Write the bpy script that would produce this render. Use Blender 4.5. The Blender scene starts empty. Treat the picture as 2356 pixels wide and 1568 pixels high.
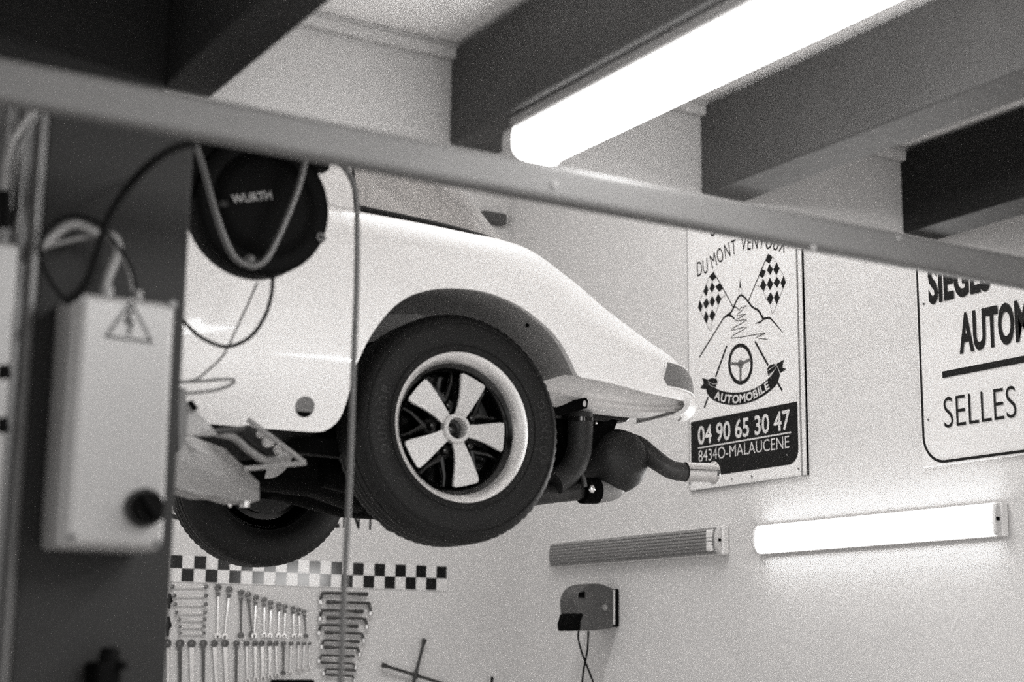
import bpy, math, random
from mathutils import Vector, Matrix
from bpy_extras import mesh_utils
random.seed(4)
S = bpy.context.scene
COL = S.collection
PI = math.pi
# ------------------------------------------------------------------ camera frame (metres, camera height is z=0, room axes = X, Y)
F = 3661.4
YAW, PITCH, ROLL = map(math.radians, (59.11, 11.204, 0.62))
fw = Vector((math.cos(YAW)*math.cos(PITCH), math.sin(YAW)*math.cos(PITCH), math.sin(PITCH)))
r0 = Vector((math.sin(YAW), -math.cos(YAW), 0)); u0 = r0.cross(fw)
rt = r0*math.cos(ROLL) + u0*math.sin(ROLL); up = -r0*math.sin(ROLL) + u0*math.cos(ROLL)
def at(px, py, ax, v):
    """point of the room on the plane axis=v that is seen at pixel px,py of the photograph"""
    d = fw + (px-1178)/F*rt - (py-784)/F*up
    return d*(v/d[ax])
FLOOR = -1.55
WX, WY = 4.0, 6.74          # wall_right plane X, wall_back plane Y

# ------------------------------------------------------------------ materials
def mat(name, col, rough=.5, metal=0., spec=.5, bump=0., bscale=60., coat=0., mottle=0., mscale=6., emit=None, alpha=None):
    m = bpy.data.materials.new(name); m.use_nodes = True
    nt = m.node_tree; b = nt.nodes['Principled BSDF']
    c = (col, col*.985, col*.975) if isinstance(col, (int, float)) else col
    b.inputs['Base Color'].default_value = (*c, 1)
    b.inputs['Roughness'].default_value = rough; b.inputs['Metallic'].default_value = metal
    b.inputs['Specular IOR Level'].default_value = spec
    b.inputs['Coat Weight'].default_value = coat; b.inputs['Coat Roughness'].default_value = .06
    tc = nt.nodes.new('ShaderNodeTexCoord')
    if mottle:
        n = nt.nodes.new('ShaderNodeTexNoise'); n.inputs['Scale'].default_value = mscale; n.inputs['Detail'].default_value = 6
        nt.links.new(tc.outputs['Object'], n.inputs['Vector'])
        r = nt.nodes.new('ShaderNodeMapRange'); r.inputs['From Min'].default_value = .3; r.inputs['From Max'].default_value = .7
        r.inputs['To Min'].default_value = 1-mottle; r.inputs['To Max'].default_value = 1+mottle
        nt.links.new(n.outputs['Fac'], r.inputs['Value'])
        mx = nt.nodes.new('ShaderNodeVectorMath'); mx.operation = 'SCALE'; mx.inputs[0].default_value = c
        nt.links.new(r.outputs['Result'], mx.inputs['Scale']); nt.links.new(mx.outputs['Vector'], b.inputs['Base Color'])
    if bump:
        n = nt.nodes.new('ShaderNodeTexNoise'); n.inputs['Scale'].default_value = bscale; n.inputs['Detail'].default_value = 4
        nt.links.new(tc.outputs['Object'], n.inputs['Vector'])
        bn = nt.nodes.new('ShaderNodeBump'); bn.inputs['Strength'].default_value = bump; bn.inputs['Distance'].default_value = .01
        nt.links.new(n.outputs['Fac'], bn.inputs['Height']); nt.links.new(bn.outputs['Normal'], b.inputs['Normal'])
    if emit:
        b.inputs['Emission Color'].default_value = (1, .985, .97, 1); b.inputs['Emission Strength'].default_value = emit
    return m
M = dict(
    wall=mat('painted_wall', .52, .7, bump=.12, bscale=55, mottle=.02),
    wallb=mat('painted_panel_wall', .56, .6, bump=.1, bscale=55, mottle=.02),
    ceil=mat('ceiling_paint', .8, .8, mottle=.03),
    fascia=mat('fascia_paint', .42, .75, mottle=.03),
    floor=mat('concrete', .6, .6, mottle=.15, mscale=2),
    joist_shade=mat('shade_darkened_timber', .007, .6, spec=.3, bump=.2, bscale=25, mottle=.15, mscale=5),  # joist timber with the shade put into its colour
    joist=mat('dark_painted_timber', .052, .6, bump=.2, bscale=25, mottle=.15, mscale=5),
    beam=mat('grey_steel_beam', .082, .55, mottle=.05, mscale=8),
    post=mat('dark_lift_paint', .011, .6, spec=.25, mottle=.08, mscale=5),
    post2=mat('grey_lift_cover', .06, .35, mottle=.15, mscale=9),
    box=mat('light_grey_plastic', .22, .3, mottle=.02),
    black=mat('black_plastic', .0008, .6, spec=.05),
    blackg=mat('gloss_black', .002, .16),
    cable=mat('black_rubber_cable', .001, .6, spec=.08),
    hose=mat('grey_hose', .07, .4),
    hosel=mat('pale_conduit', .16, .4),
    paint=mat('white_car_paint', .89, .4, coat=.5),
    under=mat('white_underside_paint', .82, .45), archp=mat('shaded_wheel_arch_paint', .33, .7, mottle=.04),  # wheel arch is the underside paint with its shade darkened in
    glass=None,
    rubber=mat('tyre_rubber', .0045, .6, spec=.3, bump=.1, bscale=120),
    tyretxt=mat('raised_tyre_lettering', .014, .6),
    lip=mat('satin_aluminium', .72, .36, metal=.6),
    petal=mat('silver_spoke', .62, .42, metal=.35),
    chrome=mat('chrome', .75, .12, metal=1),
    nut=mat('black_nut', .02, .15, metal=.6),
    dark=mat('grimy_black_metal', .0006, .6, spec=.04, mottle=.4, mscale=20),
    muff=mat('sooty_muffler', .006, .6, bump=.2, bscale=90, mottle=.3, mscale=18),
    pipe=mat('brown_heat_stained_pipe', .045, .45, metal=.3, mottle=.25, mscale=25),
    tube=mat('oily_alloy_tube', .03, .4, metal=.3, mottle=.3, mscale=20),
    arm=mat('grey_arm_paint', .2, .5, mottle=.08, mscale=12),
    lens=mat('tail_lamp_lens', .18, .35, spec=.3),
    trim=mat('dark_seal', .012, .5, spec=.2),
    sign=mat('white_sign_board', .66, .4),
    ink=mat('black_sign_print', .006, .5, spec=.2),
    inkg=mat('grey_sign_print', .10, .5),
    inkw=mat('white_sign_print', .55, .5),
    plastic=mat('grey_reel_plastic', .06, .45, mottle=.1, mscale=20),
    lampoff=mat('unlit_ribbed_diffuser', .2, .35, bump=.3, bscale=30, mottle=.06, mscale=12),
    lampend=mat('clear_end_cap', .5, .3),
    steel=mat('polished_tool_steel', .62, .22, metal=1),
    steeld=mat('dark_tool_steel', .08, .3, metal=.9),
    stick_w=mat('white_strip', .6, .22),
    stick_k=mat('black_strip', .004, .14, spec=.4),
    tubeon=mat('lit_diffuser', .9, .4, emit=3.6), tubeon_added=mat('added_batten_diffuser', .9, .4, emit=6.5),
    wallon=mat('lit_wall_diffuser', .9, .4, emit=4.2),
)
def glassmat():
    m = bpy.data.materials.new('tinted_glass'); m.use_nodes = True
    nt = m.node_tree; nt.nodes.clear()
    o = nt.nodes.new('ShaderNodeOutputMaterial'); mx = nt.nodes.new('ShaderNodeMixShader')
    t = nt.nodes.new('ShaderNodeBsdfTransparent'); t.inputs['Color'].default_value = (.80, .79, .78, 1)
    g = nt.nodes.new('ShaderNodeBsdfGlossy'); g.inputs['Roughness'].default_value = .03; g.inputs['Color'].default_value = (1, 1, 1, 1)
    f = nt.nodes.new('ShaderNodeFresnel'); f.inputs['IOR'].default_value = 1.6
    nt.links.new(f.outputs[0], mx.inputs[0]); nt.links.new(t.outputs[0], mx.inputs[1]); nt.links.new(g.outputs[0], mx.inputs[2])
    df = nt.nodes.new('ShaderNodeBsdfDiffuse'); df.inputs['Color'].default_value = (.40, .39, .385, 1)
    m2 = nt.nodes.new('ShaderNodeMixShader'); m2.inputs[0].default_value = .42
    nt.links.new(mx.outputs[0], m2.inputs[1]); nt.links.new(df.outputs[0], m2.inputs[2])
    nt.links.new(m2.outputs[0], o.inputs[0]); return m
M['glass'] = glassmat()

# ------------------------------------------------------------------ mesh helpers
class MB:
    def __init__(s): s.v = []; s.f = []; s.mi = []
    def add(s, vs, fs, mi=0):
        o = len(s.v); s.v += [tuple(p) for p in vs]; s.f += [tuple(i+o for i in f) for f in fs]; s.mi += [mi]*len(fs); return s
    def box(s, a, b, mi=0, mtx=None):
        vs = [Vector((x, y, z)) for x in (a[0], b[0]) for y in (a[1], b[1]) for z in (a[2], b[2])]
        if mtx: vs = [mtx @ v for v in vs]
        return s.add(vs, [(0,1,3,2),(4,6,7,5),(0,4,5,1),(2,3,7,6),(0,2,6,4),(1,5,7,3)], mi)
    def prism(s, pts, d, mi=0):
        """closed outline of 3D points, extruded by vector d"""
        n = len(pts); d = Vector(d); P = [Vector(p) for p in pts]
        return s.add(P+[p+d for p in P], [tuple(range(n)), tuple(range(2*n-1, n-1, -1))]+[(i, i+n, (i+1) % n+n, (i+1) % n) for i in range(n)], mi)
    def tube(s, pts, r, n=12, mi=0, cap=True):
        P = [Vector(p) for p in pts]; R = r if isinstance(r, (list, tuple)) else [r]*len(P)
        rings = []; prev = None
        for i, p in enumerate(P):
            t = (P[min(i+1, len(P)-1)]-P[max(i-1, 0)]).normalized()
            if prev is None:
                a = t.cross(Vector((0, 0, 1)));
                if a.length < .1: a = t.cross(Vector((1, 0, 0)))
            else: a = prev - t*prev.dot(t)
            a.normalize(); prev = a; b = t.cross(a)
            rings.append([p+(a*math.cos(2*PI*k/n)+b*math.sin(2*PI*k/n))*R[i] for k in range(n)])
        return s.rings(rings, cap, mi)
    def rings(s, rings, cap=True, mi=0, closed=True):
        n = len(rings[0]); vs = [p for r in rings for p in r]; fs = []
        for i in range(len(rings)-1):
            for k in range(n if closed else n-1):
                a = i*n+k; b = i*n+(k+1) % n; fs.append((a, b, b+n, a+n))
        if cap: fs += [tuple(range(n-1, -1, -1)), tuple(range((len(rings)-1)*n, len(rings)*n))]
        return s.add(vs, fs, mi)
    def cyl(s, a, b, r, n=24, mi=0, r2=None): return s.tube([a, b], [r, r if r2 is None else r2], n, mi)
    def ball(s, c, r, n=12, mi=0):
        c = Vector(c); r = r if isinstance(r, (tuple, list)) else (r, r, r)
        rg = [[c+Vector((r[0]*math.sin(t)*math.cos(2*PI*k/n), r[1]*math.sin(t)*math.sin(2*PI*k/n), r[2]*math.cos(t))) for k in range(n)]
              for t in [PI*(.02+.96*j/(n-1)) for j in range(n)]]
        return s.rings(rg, True, mi)
    def lathe(s, prof, n=64, mi=0, origin=(0,0,0), closed=False):
        """prof: (radius, y) turned about the Y axis"""
        o = Vector(origin)
        rg = [[o+Vector((r*math.cos(2*PI*k/n), y, r*math.sin(2*PI*k/n))) for k in range(n)] for r, y in prof]
        if closed: rg.append(rg[0])
        return s.rings(rg, False, mi)
    def build(s, name, m, parent=None, smooth=True, bevel=0, loc=None):
        me = bpy.data.meshes.new(name)
        me.from_pydata([tuple(v) for v in s.v], [], s.f)
        ms = m if isinstance(m, list) else [m]
        for x in ms: me.materials.append(x)
        for p, i in zip(me.polygons, s.mi): p.material_index = i; p.use_smooth = smooth
        me.validate(); me.update()
        import bmesh
        bm = bmesh.new(); bm.from_mesh(me); bmesh.ops.recalc_face_normals(bm, faces=bm.faces); bm.to_mesh(me); bm.free()
        if smooth: 
            try: me.set_sharp_from_angle(angle=math.radians(38))
            except Exception: pass
        o = bpy.data.objects.new(name, me); COL.objects.link(o)
        if parent:
            o.parent = parent
        if loc is not None: o.location = loc
        if bevel:
            b = o.modifiers.new('bevel', 'BEVEL'); b.width = bevel; b.segments = 3; b.limit_method = 'ANGLE'
        return o
def tag(o, label, cat, group=None):
    o['label'] = label; o['category'] = cat
    if group: o['group'] = group
    return o
def struct(o): o['kind'] = 'structure'; return o
def empty(name, loc, label, cat, group=None):
    o = bpy.data.objects.new(name, None); COL.objects.link(o); o.location = loc; o.empty_display_size = .05
    return tag(o, label, cat, group)
def shift(o, root):
    """child meshes are written in room coordinates: bring them under an empty at root.location"""
    o.parent = root; o.location = Vector(o.location) - root.matrix_basis.translation; return o
def cr(pts, n=8, closed=False):
    """Catmull-Rom through points"""
    P = [Vector(p) for p in pts]; out = []; m = len(P)
    rng = range(m if closed else m-1)
    for i in rng:
        if closed: a, b, c, d = P[(i-1) % m], P[i], P[(i+1) % m], P[(i+2) % m]
        else: a, b, c, d = P[max(i-1, 0)], P[i], P[i+1], P[min(i+2, m-1)]
        for k in range(n):
            t = k/n
            out.append(.5*((2*b)+(c-a)*t+(2*a-5*b+4*c-d)*t*t+(3*b-a-3*c+d)*t**3))
    if not closed: out.append(P[-1])
    return out
def text_mesh(s, offset=0., extrude=0.):
    c = bpy.data.curves.new('t', 'FONT'); c.body = s; c.size = 1; c.offset = offset; c.resolution_u = 4
    o = bpy.data.objects.new('t', c); COL.objects.link(o)
    dg = bpy.context.evaluated_depsgraph_get(); me = bpy.data.meshes.new_from_object(o.evaluated_get(dg))
    v = [Vector(p.co) for p in me.vertices]; f = [tuple(p.vertices) for p in me.polygons]
    bpy.data.objects.remove(o); bpy.data.curves.remove(c); bpy.data.meshes.remove(me)
    return v, f
def put_text(mb, s, org, ux, uz, width, height, offset=0., mi=0, fitpart=None, slant=0):
    """text whose baseline starts at org; capitals are `height` tall; `width` is the width of fitpart (or of all)"""
    v, f = text_mesh(s, offset)
    ref = text_mesh(fitpart, offset)[0] if fitpart else v
    x0 = min(p.x for p in ref); x1 = max(p.x for p in ref)
    H = text_mesh('H', offset)[0]; h0 = min(p.y for p in H); h1 = max(p.y for p in H)
    vs = [org+ux*((p.x-x0)/(x1-x0)*width+slant*p.y)+uz*((p.y-h0)/(h1-h0)*height) for p in v]
    mb.add(vs, f, mi)

# ================================================================== ROOM
def sbox(name, a, b, m, bev=0):
    return struct(MB().box(a, b).build(name, m, smooth=False, bevel=bev))
sbox('floor', (-3, -3.2, FLOOR-.1), (WX+.1, WY+.1, FLOOR), M['floor'])
sbox('wall_back', (-3, WY, FLOOR), (WX+.1, WY+.1, 2.75), M['wall'])
sbox('wall_right', (WX, -3.2, FLOOR), (WX+.1, WY, 2.75), M['wallb'])
sbox('ceiling', (-3, 3.14, 2.75), (WX+.1, WY+.1, 2.85), M['ceil'])
sbox('ceiling_low', (-3, -3.2, 1.36), (WX, 3.0, 1.45), M['ceil'])
# fascia at the edge of the low ceiling, with its moulding
fz = 1.075
fa = MB().box((-3, 3.0, fz), (WX, 3.14, 2.75))
struct(fa.build('wall_fascia', M['fascia'], smooth=False))
tr = MB().box((-3, 2.975, 1.318), (WX, 3.0, 1.345)).box((-3, 2.985, 1.345), (WX, 3.0, 1.36))
struct(tr.build('trim_1', M['fascia'], smooth=False, bevel=.006))
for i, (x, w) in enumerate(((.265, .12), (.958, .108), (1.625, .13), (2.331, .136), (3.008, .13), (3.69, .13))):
    o = MB().box((x, -3.0, 1.12), (x+w, 2.999, 1.345)).build('ceiling_beam', M['joist' if i in (2, 3) else 'joist_shade'], smooth=False, bevel=.008)  # beams lying in shade get the darkened copy of the timber
    tag(o, ['dark ceiling beam at the far left, above the lift column', 'shade-darkened ceiling beam crossing the top left of the picture',
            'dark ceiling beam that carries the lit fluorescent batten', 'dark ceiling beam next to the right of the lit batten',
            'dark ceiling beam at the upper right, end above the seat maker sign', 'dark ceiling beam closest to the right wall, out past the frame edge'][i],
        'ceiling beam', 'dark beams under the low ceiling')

o = MB().box((.386, 2.972, 1.075), (.957, 2.9999, 1.345)).build('shade_panel', M['joist_shade'], smooth=False); tag(o, 'added dark panel standing in for shade between two ceiling beams, top left corner', 'panel')  # board added to blacken the shaded fascia between the beams
# ================================================================== CROSS BEAM near the camera
cb = MB().box((-.6, 2.3, .795), (3.9995, 2.34, .8625))
o = cb.build('steel_crossbeam', M['beam'], smooth=False, bevel=.012)
tag(o, 'blurred grey steel crossbeam running right across the picture above the white car', 'beam')
for px, py in ((1870, 570), (2065, 548), (1275, 425)):
    p = at(px, py, 1, 2.3); bb = MB().cyl(p+Vector((0, .002, 0)), p-Vector((0, .004, 0)), .0055, 10)
    bb.build('bolt', M['arm'], o)

# ================================================================== FLUORESCENT LAMPS
def roundbox_x(x0, x1, z0, z1, r, ya, yb, n=5):
    pts = []
    for cx, cz, a0 in ((x1-r, z1-r, 0), (x0+r, z1-r, 90), (x0+r, z0+r, 180), (x1-r, z0+r, 270)):
        for k in range(n+1):
            a = math.radians(a0+90*k/n); pts.append((cx+r*math.cos(a), cz+r*math.sin(a)))
    return [(x, ya, z) for x, z in pts], (0, yb-ya, 0)
lamp = empty('ceiling_batten_light', (1.69, 1.6, 1.12), 'long lit fluorescent batten under a ceiling beam, its end just above the crossbeam', 'light fixture', 'fluorescent battens')
p, d = roundbox_x(1.635, 1.745, 1.085, 1.1195, .01, .35, 2.75)
shift(MB().prism(p, d).build('housing', M['box'], smooth=True), lamp)
p, d = roundbox_x(1.632, 1.748, 1.022, 1.084, .03, .37, 2.73)
shift(MB().prism(p, d).build('diffuser', M['tubeon'], smooth=True), lamp)
for ya, yb in ((.33, .37), (2.73, 2.77)):
    p, d = roundbox_x(1.628, 1.752, 1.018, 1.1, .03, ya, yb); shift(MB().prism(p, d).build('end_cap', M['lampend']), lamp)
# unseen battens added to brighten the room; the right one streaks the car side
for nm, cx, ya, yb, lab in (('ceiling_batten_light', 2.76, .2, 1.46, 'unseen batten added for brightness and the car-side streak, between the right-hand ceiling beams'), ('ceiling_batten_light', 1.33, -1.0, 1.35, 'unseen fluorescent batten added to brighten the low ceiling, between two beams above the frame')):
    l2 = empty(nm, (cx, (ya+yb)/2, 1.36), lab, 'light fixture', 'fluorescent battens')
    dz = -.10 if cx > 2 else 0
    p, d = roundbox_x(cx-.055, cx+.055, 1.2+dz, 1.3595, .01, ya, yb); shift(MB().prism(p, d).build('housing', M['box']), l2)
    p, d = roundbox_x(cx-.055, cx+.055, 1.12+dz, 1.20+dz, .03, ya+.02, yb-.02); shift(MB().prism(p, d).build('diffuser', M['tubeon_added']), l2)
# unseen batten added over the car to light the walls
l3 = empty('ceiling_batten_light', (2.1, 4.6, 2.75), 'unseen fluorescent batten added high over the lifted car to light the walls', 'light fixture', 'fluorescent battens')
shift(MB().box((1.0, 4.3, 2.68), (3.4, 4.42, 2.749)).build('housing', M['box'], smooth=False), l3)
shift(MB().box((1.02, 4.3, 2.62), (3.38, 4.42, 2.68)).build('diffuser', M['tubeon_added'], smooth=False), l3)

def wall_batten(px0, px1, top0, top1, bot0, bot1, md, lab, mend):
    """batten on wall_right between two picture columns"""
    a = at(px0, (top0+bot0)/2, 0, WX-.035); b = at(px1, (top1+bot1)/2, 0, WX-.035)
    zt = (at(px0, top0, 0, WX-.035).z+at(px1, top1, 0, WX-.035).z)/2; zb = (at(px0, bot0, 0, WX-.035).z+at(px1, bot1, 0, WX-.035).z)/2
    y0, y1 = a.y, b.y
    e = empty('wall_batten_light', (WX, (y0+y1)/2, (zt+zb)/2), lab, 'light fixture', 'fluorescent battens')
    shift(MB().box((WX-.032, y1+.004, zb-.003), (WX-.002, y0-.004, zt+.003)).build('housing', M['sign'], smooth=False, bevel=.004), e)
    n = 10; h = (zt-zb)/2; zc = (zt+zb)/2
    prof = [(WX-.031, zb)] + [(WX-.031-.026*math.sin(PI*k/n)**.6, zc-h*math.cos(PI*k/n)) for k in range(1, n)] + [(WX-.031, zt)]
    shift(MB().prism([(x, y1+.035, z) for x, z in prof], (0, y0-y1-.07, 0)).build('diffuser', md), e)
    for ya, yb in ((y1+.012, y1+.034), (y0-.034, y0-.012)):
        prof2 = [(x+(.004 if x < WX-.033 else .027), zc+(z-zc)*1.02) for x, z in prof]
        shift(MB().prism([(x, ya, z) for x, z in prof2], (0, yb-ya, 0)).build('end_cap', mend), e)
        yc = (ya+yb)/2; 
    shift(MB().box((WX-.05, y1+.006, zc-.005), (WX-.04, y1+.013, zc+.005)).build('clip', M['dark'], smooth=False), e)
    return e, y0, y1, zt, zb
wall_batten(1734, 2306, 1214, 1151, 1274, 1229, M['wallon'], 'lit fluorescent batten shining on the right wall beneath the signs', M['lampend'])
eo, y0, y1, zt, zb = wall_batten(1263, 1664, 1248, 1212, 1302, 1275, M['lampoff'], 'unlit grey fluorescent batten on the wall, left of the lit one', M['lampend'])
rb = MB()
for k in range(7):
    z = zb+(zt-zb)*(k+.8)/8; zc = (zt+zb)/2; q = abs((z-zc)/((zt-zb)/2)); x = WX-.031-.026*math.sqrt(max(0, 1-q*q))**.6
    rb.box((x-.002, y1+.04, z-.0012), (x+.005, y0-.04, z+.0012))
shift(rb.build('rib', M['plastic'], smooth=False), eo)
shift(MB().box((WX-.0585, y1+.040, zb+.010), (WX-.04, y1+.085, zt-.010)).build('tube_holder', M['sign'], smooth=False, bevel=.01), eo)

# ================================================================== SIGNS ON THE RIGHT WALL
UB, UZ = Vector((0, -1, 0)), Vector((0, 0, 1))
EPS = .0012
def z8(x, y): return (1560+x/2.45, 500+y/2.45)
def z3(x, y): return (1600+x/4.126, 560+y/4.126)
def zs(x, y): return (2050+x/2.8, 540+y/2.8)
def onb(p, k=0): return at(p[0], p[1], 0, WX-.012-EPS*k)
def poly(mb, pts, mi=0, k=1): mb.add([onb(p, k) for p in pts], [tuple(range(len(pts)))], mi)
def stroke(mb, pts, w, mi=0, k=1, taper=False, closed=False):
    P = [onb(p, k) for p in pts]; n = len(P); L = []; R = []
    nrm = Vector((-1, 0, 0))
    for i in range(n):
        a = P[(i-1) % n] if closed else P[max(i-1, 0)]; b = P[(i+1) % n] if closed else P[min(i+1, n-1)]
        t = (b-a).normalized(); s = t.cross(nrm)
        ww = w/2*(1 if not taper else (.25+.75*math.sin(PI*(i+.3)/(n-.4))))
        L.append(P[i]+s*ww); R.append(P[i]-s*ww)
    vs = L+R; fs = [(i, i+1, n+i+1, n+i) for i in range(n-1)]
    if closed: fs.append((n-1, 0, n, 2*n-1))
    mb.add(vs, fs, mi)
def smooth2(pts, n=6): return [(v.x, v.y) for v in cr([(x, y, 0) for x, y in pts], n)]

sg = empty('garage_sign', at(1712, 1110, 0, WX), 'tall white sign with crossed chequered flags, a mountain and a phone number', 'sign')
yl = at(1585, 800, 0, WX-.01).y; yr = at(1850, 800, 0, WX-.01).y; zb_ = (at(1585, 1130, 0, WX-.01).z+at(1852, 1092, 0, WX-.01).z)/2
yi = at(1838, 800, 0, WX-.01).y
shift(MB().box((WX-.012, yi, zb_+.0), (WX-.001, yl, 2.05)).build('board', M['sign'], smooth=False), sg)
sd = MB()
sd.box((WX-.0135, yi-.003, zb_), (WX-.0115, yi+.001, 2.05)); sd.box((WX-.010, yr, zb_), (WX-.001, yr+.0035, 2.05)); sd.box((WX-.0133, yr, zb_-.002), (WX-.003, yl, zb_+.001))
sd.box((WX-.0133, yl-.001, zb_), (WX-.003, yl+.002, 2.05))
shift(sd.build('board_edge', M['arm'], smooth=False), sg)
shift(MB().box((WX-.009, yr, zb_), (WX-.001, yi-.004, 2.05)).build('side_flange', M['sign'], smooth=False), sg)
# phone panel
yp0 = at(*z8(72, 1150), 0, WX-.013).y; yp1 = at(*z8(671, 1040), 0, WX-.013).y
zp1 = (at(*z8(72, 1150), 0, WX-.013).z+at(*z8(670, 1040), 0, WX-.013).z)/2; zp0 = at(*z8(350, 1432), 0, WX-.013).z
rr = .055
pp = [(yp0, zp1), (yp1, zp1)]+[(yp1+rr-rr*math.cos(a), zp0+rr-rr*math.sin(a)) for a in [PI/2*k/8 for k in range(9)]]+[(yp0-rr+rr*math.cos(a), zp0+rr-rr*math.sin(a)) for a in [PI/2-PI/2*k/8 for k in range(9)]]
shift(MB().prism([(WX-.0125, y, z) for y, z in pp], (-.0008, 0, 0)).build('phone_panel', M['ink'], smooth=False), sg)
tx = MB()
XT = WX-.0150
def btext(mb, s, p0, p1, ptop, off=0, fit=None, X=XT, mi=0):
    a = at(*p0, 0, X); b = at(*p1, 0, X); h = at(*ptop, 0, X).z-a.z; zz = (a.z+b.z)/2
    put_text(mb, s, Vector((X, a.y, zz)), UB, UZ, abs(a.y-b.y), h, off, mi, fit)
btext(tx, '04 90 65 30 47', z8(113, 1283), z8(633, 1190), z8(113, 1180), .018)
btext(tx, '8434O-MALAUCENE', z8(116, 1378), z8(627, 1295), z8(116, 1315), -.004)
a = at(*z8(112, 1299), 0, XT); b = at(*z8(637, 1211), 0, XT); zz = (a.z+b.z)/2
tx.add([(XT, a.y, zz-.003), (XT, b.y, zz-.003), (XT, b.y, zz+.003), (XT, a.y, zz+.003)], [(0, 1, 2, 3)])
o = shift(tx.build('phone_lettering', M['inkw'], smooth=False), sg); o['label'] = 'pale phone number and town lettering'
# arched lettering
def arc_text(mb, s, base, hpx_top, off, X, gap=1.0, mi=0, hscale=1.0):
    P = [at(p[0], p[1], 0, X) for p in smooth2(base, 10)]
    L = [0]
    for i in range(1, len(P)): L.append(L[-1]+(P[i]-P[i-1]).length)
    vs = [text_mesh(c, off)[0] if c != ' ' else None for c in s]
    ws = [(max(p.x for p in v)-min(p.x for p in v)) if v else .28 for v in vs]
    g = .10; tot = sum(ws)+g*(len(s)-1); sc = L[-1]/tot
    H = text_mesh('H', off)[0]; hh = max(p.y for p in H)-min(p.y for p in H); h = hpx_top
    pos = 0
    for c, w, v in zip(s, ws, vs):
        if v:
            m = (pos+w/2)*sc; i = next((j for j in range(1, len(L)) if L[j] >= m), len(L)-1)
            t = (P[i]-P[i-1]).normalized(); q = P[i-1]+(P[i]-P[i-1])*((m-L[i-1])/max(1e-6, L[i]-L[i-1])); n_ = Vector((-1, 0, 0)).cross(t)
            if n_.z < 0: n_ = -n_
            vv, ff = text_mesh(c, off); x0 = min(p.x for p in vv); y0_ = min(0, 0)
            mb.add([q+t*((p.x-x0-w/2)*sc*hscale)+n_*((p.y)/hh*h) for p in vv], ff, mi)
        pos += w+g
em = MB()
XE = WX-.0135
arc_text(em, 'DU MONT VENTOUX', [z8(108, 335), z8(165, 310), z8(200, 285), z8(262, 237), z8(325, 205), z8(380, 187), z8(450, 176), z8(520, 180), z8(600, 200)], .062, -.004, XE, hscale=.95)
a = at(*z8(185, 108), 0, XE); put_text(em, 'S', Vector((XE, a.y, a.z)), UB, UZ, .028, .06, .01)
shift(em.build('arched_lettering', M['ink'], smooth=False), sg)
Lf = [[(130,312),(172,265),(200,318),(160,358)],[(105,388),(122,440),(103,500),(76,455)],[(158,365),(185,410),(157,470),(132,425)],[(188,408),(232,370),(262,425),(225,458)],[(38,535),(68,590),(50,655),(25,605)],[(104,515),(130,565),(98,620),(72,570)],[(160,490),(185,545),(160,605),(132,555)],[(216,472),(247,522),(218,585),(190,530)],[(98,640),(124,690),(107,760),(78,705)],[(158,622),(190,670),(160,737),(130,690)],
      [(690,95),(732,125),(703,190),(660,165)],[(703,192),(735,240),(710,300),(678,255)],[(768,180),(798,235),(768,300),(738,250)],[(630,240),(668,262),(640,328),(603,305)],[(640,332),(673,390),(648,455),(612,408)],[(707,322),(737,380),(708,445),(678,385)],[(772,315),(804,360),(775,420),(740,375)],[(838,300),(856,365),(830,430),(808,370)],[(712,460),(742,512),(712,580),(674,530)],[(775,445),(798,510),(768,578),(745,512)]]
em = MB()
def fl(b): return [q for q in Lf if (q[0][0] > 450) == b]
def st3(pts, w, n=6, **k): stroke(em, smooth2([z3(*p) for p in pts], n), w, **k)
FL = {False: ([(130,312),(105,380),(45,530)], [(25,605),(78,705),(140,825),(160,737)], [(190,670),(218,585),(247,522),(285,485)]),
      True: ([(732,125),(765,170),(800,240),(838,300)], [(856,365),(830,430),(798,510),(733,660),(712,580)], [(570,395),(612,408)], [(640,450),(674,530)])}
for b in (False, True):
    em = MB()
    for q in fl(b): poly(em, [z3(*p) for p in q])
    for q in FL[b]: st3(q, .0018)
    st3([(660,165),(580,357),(500,550)] if b else [(200,318),(280,460),(360,610)], .0045)
    shift(em.build('chequered_flag', M['ink'], smooth=False), sg)
em = MB()
st3([(35,1080),(150,895),(270,700)], .006); st3([(265,705),(310,672),(345,640),(395,530),(430,490),(475,520),(540,600),(600,640),(645,712)], .008)
st3([(545,605),(590,625),(625,680),(645,712),(700,705),(740,740),(830,845)], .009, taper=True); st3([(275,695),(320,680),(345,690),(378,722)], .010, taper=True); st3([(648,712),(620,740),(570,757)], .007, taper=True)
poly(em, [z3(415,420), z3(424,335), z3(433,420)]); st3([(412,425),(412,488)], .0015); st3([(437,425),(437,488)], .0015)
st3([(370,600),(392,605),(415,635),(432,605),(455,612),(465,590),(490,595)], .004, n=1)
st3([(450,625),(388,685),(478,668),(370,735),(487,722),(330,822),(492,790),(330,898),(660,848),(575,890),(685,908)], .0028, n=3)
for q in ([(297,970),(190,1265)], [(120,1455),(83,1558)], [(565,928),(690,1155)], [(780,1320),(822,1392)]): st3(q, .009, n=2)
shift(em.build('mountain_drawing', M['ink'], smooth=False), sg); em = MB()
el = [(427+106*math.cos(t)+6*math.sin(t)*0, 1142-178*math.sin(t)) for t in [2*PI*k/40 for k in range(40)]]
stroke(em, [z3(*p) for p in el], .015, closed=True)
shift(em.build('steering_wheel_drawing', M['ink'], smooth=False), sg); em = MB()
rbn = [(105,1370),(110,1420),(180,1490),(300,1528),(420,1528),(560,1490),(680,1420),(770,1335),(800,1250),(790,1190),(772,1165),(752,1210),(690,1290),(600,1350),(480,1400),(370,1415),(250,1395),(190,1368),(125,1325)]
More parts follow.
